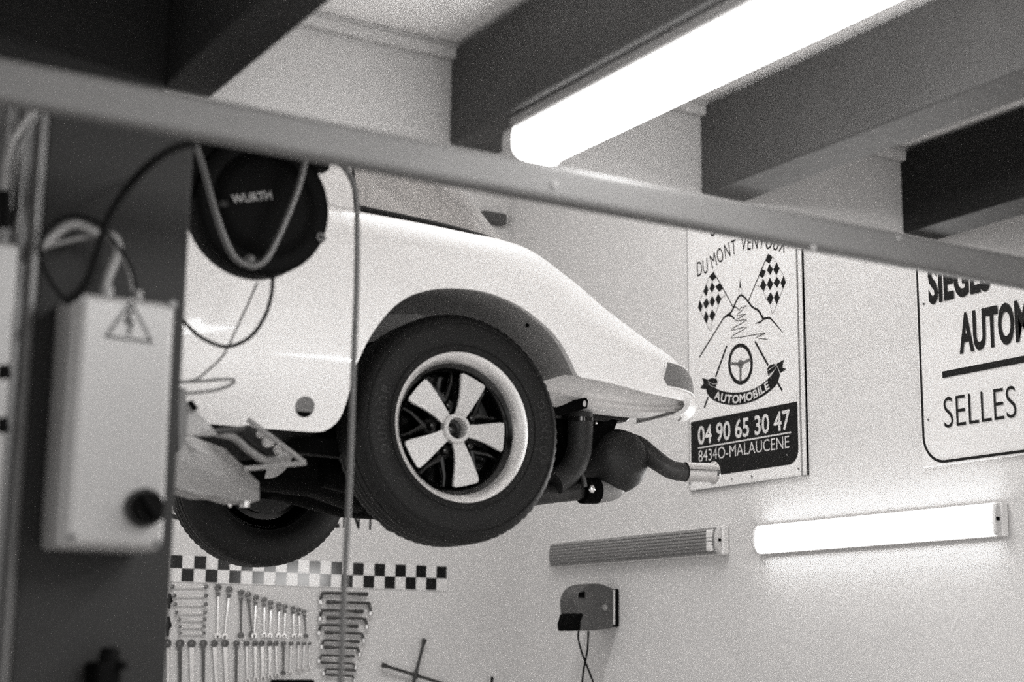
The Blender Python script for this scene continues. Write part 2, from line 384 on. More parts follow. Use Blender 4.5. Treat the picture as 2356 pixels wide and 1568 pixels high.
# ribbon as quads between its two borders
lo = smooth2([z3(*p) for p in [(105,1350),(112,1425),(180,1490),(300,1528),(420,1528),(560,1490),(680,1420),(770,1335),(802,1240)]], 4)
hi = smooth2([z3(*p) for p in [(118,1318),(170,1358),(230,1390),(330,1412),(430,1410),(520,1392),(620,1340),(720,1250),(775,1160)]], 4)
vs = [onb(p, 1) for p in lo]+[onb(p, 1) for p in hi]; n = len(lo)
em.add(vs, [(i, i+1, n+i+1, n+i) for i in range(n-1)])
for q in ([(125,1290),(62,1272),(78,1325),(45,1372),(108,1382)], [(770,1142),(838,1100),(826,1175),(862,1190),(805,1228)],
          [(120,1290),(150,1276),(200,1280),(210,1310),(188,1372),(125,1330)], [(678,1188),(705,1155),(745,1140),(772,1150),(775,1172),(690,1258)]): poly(em, [z3(*p) for p in q])
shift(em.build('ribbon', M['ink'], smooth=False), sg)
eg = MB()
for q in ([(427,1142),(328,1135)], [(427,1142),(525,1095)], [(427,1142),(427,1305)]): stroke(eg, [z3(*p) for p in q], .011, k=1.5)
stroke(eg, [z3(427+16*math.cos(t), 1142-26*math.sin(t)) for t in [2*PI*k/16 for k in range(16)]], .012, k=1.7, closed=True)
o = shift(eg.build('steering_wheel_spokes', M['inkg'], smooth=False), sg)
ew = MB()
arc_text(ew, 'AUTOMOBILE', [z3(176,1466), z3(240,1494), z3(330,1512), z3(420,1508), z3(520,1484), z3(600,1446), z3(704,1372)], .034, .03, WX-.0165, hscale=1.0)
for q in ([(122,1330),(165,1358),(200,1362)], [(118,1300),(160,1330),(205,1330)], [(690,1245),(740,1210),(775,1160)], [(682,1210),(730,1175),(765,1150)]): stroke(ew, smooth2([z3(*p) for p in q]), .0016, k=4)
shift(ew.build('ribbon_lettering', M['inkw'], smooth=False), sg)
for p in (z8(68, 1498), z8(302, 1472), z8(416, 1458), z8(680, 1415), z8(616, 1338)): q = at(*p, 0, WX-.014); shift(MB().cyl(q, q+Vector((-.003, 0, 0)), .004, 8).build('screw', M['inkg']), sg)

ss = empty('upholstery_sign', at(2240, 1040, 0, WX), 'wide white sign with rounded dark border and bold lettering at the right edge', 'sign')
yl2 = at(2119, 850, 0, WX-.012).y; zb2 = (at(*zs(380, 1456), 0, WX-.012).z+at(*zs(857, 1389), 0, WX-.012).z)/2
shift(MB().box((WX-.012, yl2-1.32, zb2-.012), (WX-.001, yl2+.012, 1.62)).build('board', M['sign'], smooth=False, bevel=.003), ss)
bd = MB(); rr = .095
oy = [(yl2, 1.60), (yl2, 1.2), (yl2, zb2+rr)]+[(yl2-rr+rr*math.cos(a), zb2+rr-rr*math.sin(a)) for a in [PI/2*k/10 for k in range(1, 11)]]+[(yl2-1.3+rr, zb2)]
oy += [(yl2-1.3+rr-rr*math.sin(a), zb2+rr-rr*math.cos(a)) for a in [PI/2*k/10 for k in range(1, 11)]]+[(yl2-1.3, 1.60)]
P = [Vector((WX-.0135, y, z)) for y, z in oy]; n = len(P); Lp = []; Rp = []
for i in range(n):
    t = (P[(i+1) % n]-P[i-1]).normalized(); s_ = t.cross(Vector((-1, 0, 0))); Lp.append(P[i]+s_*.0045); Rp.append(P[i]-s_*.0045)
bd.add(Lp+Rp, [(i, (i+1) % n, n+(i+1) % n, n+i) for i in range(n)])
shift(bd.build('border_line', M['ink'], smooth=False), ss)
lt = MB()
a = at(2137, 700, 0, XT); b = at(2279, 668, 0, XT); zz = (at(2163.6, 694, 0, XT).z+at(2239, 675.7, 0, XT).z)/2
hA = at(2287, 703, 0, XT).z-at(2287, 798, 0, XT).z
put_text(lt, 'SIEGES', Vector((XT, a.y, zz)), UB, UZ, abs(a.y-b.y), hA, .035)
a = at(2208, 814, 0, XT); b = at(2335, 785, 0, XT); zz = (a.z+at(2287.5, 797.9, 0, XT).z)/2
put_text(lt, 'AUTOMOBILE', Vector((XT, a.y, zz)), UB, UZ, abs(a.y-b.y), hA, .035, fitpart='AUTO')
a = at(2173, 984, 0, XT); b = at(2339, 959, 0, XT); zz = (at(2204, 978.6, 0, XT).z+at(2306.4, 963.2, 0, XT).z)/2; h = at(2204, 909.5, 0, XT).z-zz
put_text(lt, 'SELLES', Vector((XT, a.y, zz)), UB, UZ, abs(a.y-b.y), h, -.012)
a = at(2168, 862, 0, XT); b = at(2356, 825, 0, XT); zz = (a.z+b.z)/2
lt.add([(XT, a.y, zz-.011), (XT, a.y-.95, zz-.011), (XT, a.y-.95, zz+.011), (XT, a.y, zz+.011)], [(0, 1, 2, 3)])
shift(lt.build('lettering', M['ink'], smooth=False), ss)
for p in (zs(212, 445), zs(243, 1190)): q = at(*p, 0, WX-.012); shift(MB().cyl(q, q+Vector((-.003, 0, 0)), .004, 8).build('screw', M['inkg']), ss)

# ================================================================== WALL REEL (right wall)
YR = 5.765
def rp(x, y, Y=YR): return at(1200+x/3.351, 1100+y/3.351, 1, Y)
rl = empty('retractable_cable_reel', (WX, YR, .25), 'grey cable reel on the right wall below the unlit batten, two cords hanging', 'cable reel')
body = smooth2([(700,848),(640,822),(580,808),(520,815),(460,850),(428,910),(422,960),(425,1010),(430,1040),(418,1090),(405,1150),(420,1172),(500,1172),(580,1168),(640,1160),(700,1145),(722,1060),(725,950)], 3)
bp = [rp(*p) for p in body]
shift(MB().prism(bp, (0, .13, 0)).build('housing', M['plastic'], bevel=.02), rl)
mz = [rp(*p, YR-.001) for p in ((420,1040),(465,1035),(478,1050),(460,1100),(455,1172),(405,1175),(398,1120))]
shift(MB().prism(mz, (0, .128, 0)).build('cable_mouth', M['black'], bevel=.004), rl)
shift(MB().prism([rp(*p, YR-.004) for p in ((478,1055),(500,1045),(545,1110),(550,1168),(465,1168))], (0, .01, 0)).build('roller_cover', M['plastic'], bevel=.003), rl)
c = rp(645, 995, YR-.006); 
sp = MB().cyl(c, c+Vector((0, .012, 0)), .0135, 24); o = shift(sp.build('round_badge', M['arm']), rl)
shift(MB().prism([rp(*p, YR-.004) for p in ((445,880),(490,870),(488,920),(440,915))], (0, .006, 0)).build('latch', M['dark']), rl)
shift(MB().box((WX-.016, YR-.012, rp(740, 1145).z), (WX, YR+.15, rp(740, 850).z)).build('wall_bracket', M['black'], smooth=False, bevel=.01), rl)
shift(MB().box((WX-.026, YR-.005, rp(740, 1130).z), (WX-.0165, YR+.135, rp(740, 860).z)).build('mount_plate', M['lampend'], smooth=False, bevel=.004), rl)
for q in ([(440,1170),(437,1230),(455,1310),(490,1410),(530,1510),(560,1600),(570,1680)], [(515,1175),(512,1260),(505,1340),(488,1420),(475,1500),(466,1600),(470,1680)]):
    shift(MB().tube(cr([rp(x, y, YR+.05) for x, y in q], 5), .0042, 8).build('cord', M['cable']), rl)

# ================================================================== WALL BACK: lettering, strip, vent, tools
XB = WY-.0015
def onA(px, py, off=0.): return at(px, py, 1, WY-off)
UA = Vector((1, 0, 0))
lt = MB()
base = (onA(787, 1214, .0015).z+onA(858, 1218, .0015).z)/2
xE = onA(752, 1214, .0015).x; xT = onA(915, 1220, .0015).x
# thin capital letters painted on the wall, only their feet show under the car
def letterline(txt, x0, x1, fit):
    put_text(lt, txt, Vector((x0, WY-.0015, base)), UA, UZ, x1-x0, .20, -.012, fitpart=fit)
letterline('ENTOUX', onA(757, 1214).x, onA(868, 1218).x, 'ENT')
x1 = onA(432, 1195).x
lt2 = MB(); put_text(lt2, 'C', Vector((x1-.13, WY-.0015, base)), UA, UZ, .13, .20, -.012)
o = lt2.build('wall_lettering', M['ink'], smooth=False); tag(o, 'thin black round letter on the back wall, peeping out left of the far tyre', 'lettering')
o = lt.build('wall_lettering', M['ink'], smooth=False); tag(o, 'thin black capital letters on the back wall between the two tyres', 'lettering')

cs = empty('chequered_strip', (2.99, WY, .36), 'black and white chequered strip on the back wall above the hanging tools', 'strip')
x0 = 2.312; cw = .0547; zt = .4175; zm = .361; zbm = .305
st = MB().box((x0-.004, WY-.004, zbm-.003), (x0+25*cw+.004, WY, zt+.002)); shift(st.build('backing', M['stick_w'], smooth=False), cs)
st = MB()
for i in range(25):
    z0, z1 = (zm, zt) if i % 2 == 0 else (zbm, zm)
    st.box((x0+i*cw, WY-.0052, z0), (x0+(i+1)*cw, WY-.004, z1))
shift(st.build('checks', M['stick_k'], smooth=False), cs)

v = MB().box((3.83, WY-.05, 2.14), (3.965, WY, 2.195)); o = v.build('wall_socket_box', M['plastic'], smooth=False, bevel=.004); tag(o, 'small dark box high on the back wall beside the room corner', 'box')

TOFF = .012
def zt4(x, y): return (380+x/4.531, 1250+y/4.531)
def zt7(x, y): return (700+x/4.26, 1200+y/4.26)
def ringpts(c, r, r2, n=20): pass
def wrench(head, tail, rh, label, group, two=False, shaft_m='steel', name='combination_wrench', openend=True, sw=None):
    H = onA(*head, TOFF); T = onA(*tail, TOFF); e = empty(name, (H+T)/2, label, 'wrench', group)
    d = (T-H).normalized(); s = d.cross(Vector((0, 1, 0))).normalized(); L = (T-H).length
    def ring(c, ro, ri, th):
        m = MB(); n = 20; rg = []
        for r, y in ((ro, -th), (ro, th), (ri, th), (ri, -th)): rg.append([c+(d*math.cos(2*PI*k/n)+s*math.sin(2*PI*k/n))*r+Vector((0, y, 0)) for k in range(n)])
        rg.append(rg[0]); m.rings(rg, False); return m
    w = sw or rh*.42
    shift(ring(H, rh, rh*.52, .0045).build('ring_head', M['steeld']), e)
    a = H+d*rh*.9; b = T-d*rh*.9
    sh = MB()
    if two:
        shift(ring(H+d*rh*2.0+s*0, rh*.62, rh*.25, .005).build('ratchet_head', M['steeld']), e); a = H+d*rh*2.6
    sh.prism([a+s*w+Vector((0, .003, 0)), a-s*w+Vector((0, .003, 0)), b-s*w*.75+Vector((0, .003, 0)), b+s*w*.75+Vector((0, .003, 0))], (0, -.006, 0))
    shift(sh.build('shaft', M[shaft_m], smooth=False, bevel=.0015), e)
    if openend:
        m = MB(); ro = rh*1.0; pts = []
        for k in range(15):
            a_ = math.radians(35+290*k/14); pts.append(T-d*rh*.1+(d*math.cos(a_)+s*math.sin(a_))*ro)
        for k in range(15):
            a_ = math.radians(325-290*k/14); pts.append(T-d*rh*.1+(d*math.cos(a_)*1.0+s*math.sin(a_))*ro*.45+d*ro*.1)
        m.prism([p+Vector((0, .004, 0)) for p in pts], (0, -.008, 0)); shift(m.build('open_head', M['steeld' if name == 'double_ended_wrench' else shaft_m]), e)
    else:
        shift(ring(T, rh*.95, rh*.5, .0045).build('ring_head', M['steeld']), e)
    return e
px2m = .00213
ordw = ['first', 'second', 'third', 'fourth', 'fifth', 'sixth', 'seventh', 'eighth', 'ninth', 'tenth', 'eleventh', 'twelfth', 'thirteenth', 'fourteenth', 'fifteenth', 'sixteenth', 'seventeenth']
rows = ['topmost', 'second from the top', 'third from the top', 'fourth from the top', 'fifth from the top', 'sixth from the top', 'lowest']
for i, (y, xa, xb_) in enumerate(zip((447, 541, 631, 716, 790, 863, 932), (75, 92, 102, 115, 142, 150, 150), (428, 426, 425, 416, 411, 407, 405))):
    wrench(zt4(xb_, y), zt4(xa, y), (.0092, .0088, .0085, .0082, .0078, .0072, .0068)[i], 'small level wrench left of the upright ones, %s of seven' % rows[i], 'small level wrenches', name='double_ended_wrench', sw=.0032)
rt_ = [((555,455),(545,965)),((672,475),(618,970)),((795,510),(790,960)),((868,530),(905,950)),((950,562),(925,960)),((1035,583),(1030,955)),((1105,615),(1090,960)),((1188,636),(1178,960)),((1252,655),(1240,960)),((1335,670),(1340,960)),((1395,688),(1402,960)),((1452,708),(1468,965))]
for i, (h, t) in enumerate(rt_):
    wrench(zt4(*h), zt4(*t), .0150-.0005*i, 'ratchet wrench in the upper upright row under the strip, %s from the left' % ordw[i], 'ratchet wrenches', two=True, shaft_m='steeld' if i in (2, 3, 11) else 'steel', name='ratchet_wrench', sw=.0048-.00018*i)
xs = (22,155,278,400,515,627,745,850,940,1012,1092,1155,1237,1315,1390,1450,1508)
ye = (1640,1625,1600,1570,1520,1490,1475,1425,1412,1402,1388,1365,1350,1338,1312,1302,1292)
rh = (40,40,38,35,33,35,30,28,28,28,26,25,23,20,18,18,15)
for i, (x, y, r) in enumerate(zip(xs, ye, rh)):
    dx = (10, 0, 5, 0, 25, 15, -5, 8, 5, 5, 0, 10, -5, -10, 0, -10, -5)[i]
    wrench(zt4(x, 1040), zt4(x+dx, y), r*px2m/4.531*.98, 'combination wrench in the lower upright row, %s from the left' % ordw[i], 'combination wrenches', shaft_m='steeld' if i in (1, 3, 6, 12) else 'steel', sw=r*px2m/4.531*(.6 if i in (2, 4, 5, 8, 9, 10) else .42))
hexs = [('L',160,620,695,800),('R',220,650,785,915),('L',155,580,865,965),('R',220,615,940,1045),('L',145,530,1010,1105),('R',200,585,1085,1180),('L',170,540,1160,1240),('R',200,545,1230,1315),('L',145,490,1305,1380),('R',165,505,1380,1440),('L',190,500,1442,1500),('R',215,495,1500,1565)]
for i, (k, xa, xb_, y, yb) in enumerate(hexs):
    rr = .0098-.0003*i
    if k == 'L': q = [(xb_, y+12), (xa+60, y), (xa+22, y+8), (xa+8, y+35), (xa, yb-35)]; e_ = (xa, yb)
    else: q = [(xa, y-2), (xb_-50, y+8), (xb_-18, y+18), (xb_-5, y+45), (xb_, yb-35)]; e_ = (xb_, yb)
    P = [onA(*zt7(*p), .016) for p in q]; E_ = onA(*zt7(*e_), .016)
    e = empty('angled_socket_wrench', P[1], 'L-shaped socket wrench, %s from the top of its stack, leg at the %s' % (ordw[i], 'left' if k == 'L' else 'right'), 'wrench', 'angled socket wrenches')
    shift(MB().tube(cr(P, 4), rr*.72, 8).build('shank', M['steeld']), e)
    shift(MB().cyl(P[-1], E_, rr*1.05, 12).build('socket', M['steel']), e)
    d_ = (P[0]-P[1]).normalized(); shift(MB().cyl(P[0]-d_*.045, P[0], rr*.9, 12).build('end_socket', M['steeld']), e)
c = onA(*zt7(1090, 1500), .03)
lw = empty('wheel_brace', c, 'four-way cross wheel brace on the back wall at the bottom of the picture', 'wheel brace')
arms = [(1180,1145,0), (765,1400,1), (1415,1600,1), (1010,1840,0)]
for x, y, k in arms:
    e_ = onA(*zt7(x, y), .03); d_ = (e_-c).normalized()
    shift(MB().tube([c, c+d_*.03, e_-d_*.03, e_-d_*.018, e_], [.010, .0072, .0072, .0115, .0115], 10).build('arm', M['tube'] if k == 0 else M['steeld']), lw)
shift(MB().ball(c, (.018, .009, .018)).build('hub', M['steeld']), lw)
p = onA(1128, 1590, .02); q = onA(1133, 1556, .02); o = MB().tube([p, q-(q-p)*.3, q], [.006, .006, .008], 10).build('bar_handle', M['black']); tag(o, 'dark handle tip poking in at the bottom edge right of the wheel brace', 'tool')
p = onA(622, 1570, .02); q = onA(722, 1570, .02); o = MB().box(p-Vector((0, .012, .03)), q+Vector((0, 0, .014))).build('file_tool', M['black'], smooth=False, bevel=.01); tag(o, 'dark flat tool at the bottom edge below the wrenches', 'tool')
for i, (px, py, h) in enumerate(((388, 1382, 34), (385, 1440, 46))):
    a = onA(px, py-h/2, .02); b = onA(px, py+h/2, .02)
    o = MB().tube(cr([a, a.lerp(b, .3)+Vector((.006, 0, 0)), a.lerp(b, .6), b], 4), [.004+.012*math.sin(PI*(k+.5)/13)*(.7+.3*math.cos(k)) for k in range(13)], 10).build('pliers', M['black']); tag(o, ['upper', 'lower'][i]+' dark tool beside the lift column, left of the small level wrenches', 'pliers', 'dark tools beside the column')

# ================================================================== THE CAR
CX, CY, CZ = 2.06, 4.455, .607
car = empty('car', (CX, CY, CZ-.31), 'white classic sports car raised on the lift, tail towards the signs', 'car')
def cshift(o): return shift_local(o)
def W(x, y, z): return Vector((CX+x, CY+y, CZ+z))
CO = Vector((CX, CY, CZ-.31))
def C_(mb, name, m, smooth=True, bevel=0, parent=None):
    """mesh in car coordinates -> child of the car"""
    o = mb.build(name, m, smooth=smooth, bevel=bevel); o.parent = parent or car
    if parent is None: o.location = (0, 0, .31)
    return o
def lerp_tab(tab, x):
    if x <= tab[0][0]: return list(tab[0][1:])
    for i in range(len(tab)-1):
        if x <= tab[i+1][0]:
            a, b = tab[i], tab[i+1]; t = (x-a[0])/(b[0]-a[0])
            p = tab[max(i-1, 0)]; q = tab[min(i+2, len(tab)-1)]; out = []
            for j in range(1, len(a)):
                ma = (b[j]-p[j])/(b[0]-p[0])*(b[0]-a[0]); mb_ = (q[j]-a[j])/(q[0]-a[0])*(b[0]-a[0])
                out.append((2*t**3-3*t*t+1)*a[j]+(t**3-2*t*t+t)*ma+(-2*t**3+3*t*t)*b[j]+(t**3-t*t)*mb_)
            return out
    return list(tab[-1][1:])
# x, w_bottom, w_max, z_max, w_upper, z_upper, w_shoulder, z_shoulder, w_in, z_in, z_centre
TAB = [(-3.20, .02, .03, .10, .03, .16, .02, .20, .01, .21, .215),
       (-3.17, .28, .33, .10, .32, .18, .26, .225, .14, .24, .25),
       (-3.08, .50, .56, .12, .54, .22, .46, .27, .25, .28, .285),
       (-2.90, .66, .71, .15, .69, .30, .60, .38, .35, .35, .34),
       (-2.60, .75, .775, .17, .76, .38, .65, .475, .40, .43, .42),
       (-2.27, .77, .79, .18, .775, .40, .66, .515, .40, .48, .475),
       (-1.80, .765, .79, .17, .765, .39, .67, .535, .40, .53, .535),
       (-1.20, .76, .79, .17, .765, .38, .675, .55, .40, .575, .58),
       (-.70, .76, .79, .17, .77, .38, .675, .565, .40, .58, .585),
       (-.30, .775, .80, .18, .785, .38, .685, .565, .40, .585, .59),
       (.05, .785, .808, .20, .79, .38, .685, .555, .40, .59, .60),
       (.25, .785, .802, .20, .78, .38, .665, .545, .40, .595, .61),
       (.40, .775, .79, .20, .765, .34, .65, .485, .40, .525, .545),
       (.53, .758, .772, .19, .748, .30, .635, .415, .40, .45, .47),
       (.66, .728, .742, .19, .718, .28, .615, .355, .40, .385, .40),
       (.77, .69, .705, .185, .685, .26, .59, .31, .38, .335, .345),
       (.85, .635, .65, .18, .635, .24, .56, .278, .36, .298, .305),
       (.91, .555, .57, .18, .557, .228, .50, .255, .32, .270, .275),
       (.95, .46, .47, .18, .462, .218, .42, .238, .28, .25, .255),
       (.972, .34, .35, .18, .345, .21, .31, .228, .20, .235, .238),
       (.985, .17, .175, .18, .172, .20, .155, .215, .10, .22, .222),
       (.988, .02, .02, .18, .02, .195, .015, .20, .01, .205, .207)]
ARCH = [(-.47,-.055),(-.43,-.054),(-.397,-.046),(-.368,-.016),(-.354,.036),(-.341,.11),(-.312,.18),(-.277,.238),(-.234,.289),(-.184,.325),(-.125,.348),(-.06,.361),(.021,.365),(.089,.356),(.159,.334),(.216,.303),(.255,.278),(.288,.246),(.318,.205),(.346,.164),(.40,.160),(.462,.157),(.614,.147),(.75,.146),(.85,.150),(.988,.155)]
FA = [(-3.20,.06),(-2.72,-.02),(-2.66,-.02),(-2.60,.06),(-2.56,.16),(-2.50,.25),(-2.42,.31),(-2.33,.335),(-2.27,.34),(-2.20,.335),(-2.11,.31),(-2.03,.25),(-1.97,.16),(-1.93,.06),(-1.90,-.03),(-1.86,-.055)]
def arc_smooth(A, lo_, hi_):
    out = []
    for p in cr([(a, b, 0) for a, b in A], 3): out.append((p.x, p.y))
    res = [out[0]]
    for p in out[1:]:
        if p[0] > res[-1][0]+.002: res.append(p)
    return res
ARCH = arc_smooth(ARCH, 0, 0); FA = arc_smooth(FA, 0, 0)
LOW = FA+ARCH
def zlow(x):
    for i in range(len(LOW)-1):
        if x <= LOW[i+1][0]:
            a, b = LOW[i], LOW[i+1]; t = (x-a[0])/(b[0]-a[0]); return a[1]+(b[1]-a[1])*max(0, t)
    return LOW[-1][1]
xs_ = set()
for a, b in zip(LOW, LOW[1:]):
    n = 1 if b[0]-a[0] < .05 else (2 if b[0]-a[0] < .1 else 4)
    if b[0]-a[0] > .5: n = 16
    for k in range(n): xs_.add(round(a[0]+(b[0]-a[0])*k/n, 4))
for t in TAB: xs_.add(t[0])
for k in range(14): xs_.add(round(.6+.388*math.sin(PI/2*(k+1)/14), 4))
XS = sorted(xs_)
XS = [x for i, x in enumerate(XS) if i == 0 or x-XS[i-1] > .0035 or x in dict(LOW)]
def section(x):
    wb, wm, zm_, wu, zu, wsd, zsd, wi, zi, zc = lerp_tab(TAB, x)
    zb0 = -.055 if x < .3 else max(-.055, min(.12, zlow(x)-.02))
    if x < -2.9: zb0 = min(.04, zm_-.06)
    ctrl = [(wb-.012, zb0, 0), ((wb*.35+wm*.65), zb0+(zm_-zb0)*.45, 0), (wm, zm_, 0), (wu, zu, 0), (wsd, zsd, 0), (wi, zi, 0), (0, zc, 0)]
    lower = cr(ctrl, 12)
    ish = 4*12
    zl = zlow(x); i = 0
    while i < ish-2 and lower[i+1].y < zl: i += 1
    a, b = lower[i], lower[i+1]
    t = 0 if b.y <= a.y else min(1, max(0, (zl-a.y)/(b.y-a.y)))
    start = a.lerp(b, t)
    seg1 = [start]+lower[i+1:ish+1]; seg2 = lower[ish:]
    def res(P, n):
        L = [0]
        for k in range(1, len(P)): L.append(L[-1]+(P[k]-P[k-1]).length)
        out = []
        for k in range(n):
            m = L[-1]*k/(n-1); j = next((q for q in range(1, len(L)) if L[q] >= m-1e-9), len(L)-1)
            out.append(P[j-1].lerp(P[j], 0 if L[j] == L[j-1] else (m-L[j-1])/(L[j]-L[j-1])))
        return out
    return res(seg1, 16)+res(seg2, 11)[1:]
SEC = {x: section(x) for x in XS}
bm_ = MB(); rings = []
for x in XS:
    s = SEC[x]
    lip = Vector((s[0].x-.022, s[0].y+.003, 0))
    half = [lip]+s
    ring = [Vector((x, -p.x, p.y)) for p in half]+[Vector((x, p.x, p.y)) for p in reversed(half[:-1])]
    rings.append(ring)
bm_.rings(rings, False, closed=False)
body = C_(bm_, 'body_shell', M['paint'])
# inner wheel arches and underside
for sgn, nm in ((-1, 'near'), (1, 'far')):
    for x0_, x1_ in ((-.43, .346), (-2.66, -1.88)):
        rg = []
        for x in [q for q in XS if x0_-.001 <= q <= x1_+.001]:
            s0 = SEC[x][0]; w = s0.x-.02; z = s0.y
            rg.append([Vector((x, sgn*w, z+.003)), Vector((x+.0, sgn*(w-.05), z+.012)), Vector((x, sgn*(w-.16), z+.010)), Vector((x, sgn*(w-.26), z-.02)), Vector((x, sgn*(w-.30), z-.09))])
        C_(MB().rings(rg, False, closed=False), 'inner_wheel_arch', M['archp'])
    # rear side panel behind the wheel, seen from below
    rg = []
    for k in range(26):
        x = .30+((.57 if sgn < 0 else .32)*k/25); e = max(0, (x-.77)/.10); zl = zlow(x); w = SEC[min(XS, key=lambda q: abs(q-x))][0].x-.02
        wi = max(.50, w-.27)+.08*e**2; wi = min(wi, w-.06); zz = zl-.03+.03*e**2
        pr = [(w, zl+.004), (w-.03, zl+.018), (w-.12, zl+.030), ((w+wi)/2, zl+.030), (wi+.05, zl+.018), (wi+.035, zl+.006), (wi+.042, zl-.002), (wi+.022, zl-.008), (wi+.028, zl-.016), (wi+.008, zz+.008), (wi-.01, zz), (wi-.05, zz+.006)]
        rg.append([Vector((x, sgn*a, b)) for a, b in pr])
    C_(MB().rings(rg, False, closed=False), 'rear_underside_panel', M['under'])
# rear valance lip curling under the tail
rg = []
tail = [x for x in XS if x >= .80]
path = [(x, SEC[x][0].x, SEC[x][0].y) for x in tail]
full = [(x, -w, z) for x, w, z in path if w > .52]
for i, (x, y, z) in enumerate(full):
    a = Vector(full[max(i-1, 0)][:2]); b = Vector(full[min(i+1, len(full)-1)][:2]); t = (b-a)
    t = t.normalized() if t.length > 1e-6 else Vector((0, 1)); nrm = Vector((t.y, -t.x))
    pr = [(-.004, .012), (.012, .008), (.016, -.006), (.010, -.022), (-.006, -.036), (-.030, -.040), (-.034, -.034), (-.012, -.024), (-.002, -.012), (-.006, .002)]
    rg.append([Vector((x+nrm.x*a_, y+nrm.y*a_, z+b_)) for a_, b_ in pr])
C_(MB().rings(rg, True), 'rear_valance', M['under'])
# tail lamps
for sgn in (-1, 1):
    g = []
    for x in [.700, .74, .77, .80, .83, .86, .885, .905]:
        s = section(x)
        row = []
        for k in range(9):
            zz = .176+(.252-.176)*k/8
            if x < .73 and True: zz = .176+(.252-.176)*k/8
            top = s[15].y-.004; zz = min(zz, top)
            j = next((q for q in range(1, len(s)) if s[q].y >= zz), 15); a, b = s[j-1], s[j]; t = 0 if b.y == a.y else (zz-a.y)/(b.y-a.y)
            w = a.x+(b.x-a.x)*t
            xx = x-(.030*(1-k/8) if x == .700 else 0)
            row.append(Vector((xx+.004, sgn*(w+.005), zz)))
        g.append(row)
    C_(MB().rings(g, False, closed=False), 'tail_lamp', M['lens'])
    fr = [g[0][0], g[0][-1]]+[r[-1] for r in g[1:]]; 
    C_(MB().tube([g[0][0]]+[r for r in g[0][1:]]+[r[-1] for r in g[1:]], .0025, 6), 'lamp_surround', M['under'])
    C_(MB().tube([r[0] for r in g], .0025, 6), 'lamp_surround', M['under'])
# body side hole (torsion bar cover) near side
hx, hz = -.466, .005
def side_w(x, z):
    s = section(x); j = next((q for q in range(1, len(s)) if s[q].y >= z), 15); a, b = s[j-1], s[j]; return a.x+(b.x-a.x)*((z-a.y)/(b.y-a.y) if b.y != a.y else 0)
wq = side_w(hx, hz)
C_(MB().add([(hx+.026*math.cos(t), -(side_w(hx, hz+.026*math.sin(t))+.0012), hz+.026*math.sin(t)) for t in [2*PI*k/28 for k in range(28)]], [tuple(range(28))]), 'torsion_bar_cover', M['lens'])
C_(MB().add([(hx+.0235*math.cos(t), -(side_w(hx, hz+.025*math.sin(t))+.002), hz+.025*math.sin(t)) for t in [PI+PI*.16+PI*.68*k/14 for k in range(15)]], [tuple(range(15))]), 'cover_hole', M['black'])
q = W(0, 0, 0)
# greenhouse
def uloft(B, T, name, m, nrow=10, bulge=.0):
    Bp = cr(B, 8); Tp = cr(T, 8); rg = []
    for b, t in zip(Bp, Tp):
        rg.append([b.lerp(t, k/nrow)+Vector((bulge*.7, 0, bulge))*math.sin(PI*k/nrow)*(.3+.7*(1-abs(b.y)/.7)) + Vector((0, (1 if b.y > 0 else -1)*bulge*.6*math.sin(PI*k/nrow)*(abs(b.y)/.66), 0)) for k in range(nrow+1)])
    return C_(MB().rings(rg, False, closed=False), name, m)
Bh = [(-.30, -.672, .577), (-.10, -.665, .572), (.08, -.630, .572), (.24, -.545, .580), (.345, -.42, .597), (.405, -.22, .61), (.42, 0, .612)]
Th = [(-.30, -.52, .935), (-.22, -.515, .935), (-.15, -.49, .935), (-.10, -.44, .938), (-.07, -.35, .942), (-.05, -.18, .948), (-.045, 0, .95)]
B = Bh+[(x, -y, z) for x, y, z in reversed(Bh[:-1])]; T = Th+[(x, -y, z) for x, y, z in reversed(Th[:-1])]
uloft(B, T, 'rear_glass', M['glass'], bulge=.028)
C_(MB().tube([p+Vector((.004, 0, .002)) for p in cr(B, 8)], .0085, 8), 'glass_seal', M['trim'])
# roll hoop, removable roof, windscreen, side windows
hoop = []
for x in (-.50, -.46, -.34, -.300):
    k = 0 if x in (-.50, -.300) else .006
    hoop.append([Vector((x, y, z)) for y, z in [(-.678-k, .572), (-.655-k, .70), (-.60-k, .84), (-.535-k, .915+k), (-.44, .945+k), (-.25, .962+k), (0, .968+k), (.25, .962+k), (.44, .945+k), (.535+k, .915+k), (.60+k, .84), (.655+k, .70), (.678+k, .572)]])
C_(MB().rings(hoop, False, closed=False), 'roll_hoop', M['paint'])
C_(MB().tube([Vector((-.298, y, z)) for y, z in [(-.674, .575), (-.652, .70), (-.598, .84), (-.532, .912), (-.44, .94), (0, .962), (.44, .94), (.532, .912), (.598, .84), (.652, .70), (.674, .575)]], .006, 8), 'hoop_seal', M['trim'])
roof = []
for x, dz, sw in ((-1.28, -.03, .93), (-1.1, -.005, .97), (-.8, .005, 1), (-.50, 0, 1)):
    roof.append([Vector((x, y*sw, z+dz)) for y, z in [(-.535, .905), (-.44, .94), (-.25, .96), (0, .968), (.25, .96), (.44, .94), (.535, .905)]])
C_(MB().rings(roof, False, closed=False), 'roof_panel', M['black'])
ws_ = []
for x, z, w in ((-1.72, .56, .60), (-1.6, .68, .575), (-1.45, .80, .545), (-1.30, .90, .50)):
    ws_.append([Vector((x-.12*math.cos(PI/2*t), w*t, z)) for t in [-1, -.7, -.35, 0, .35, .7, 1]])
C_(MB().rings(ws_, False, closed=False), 'windscreen', M['glass'])
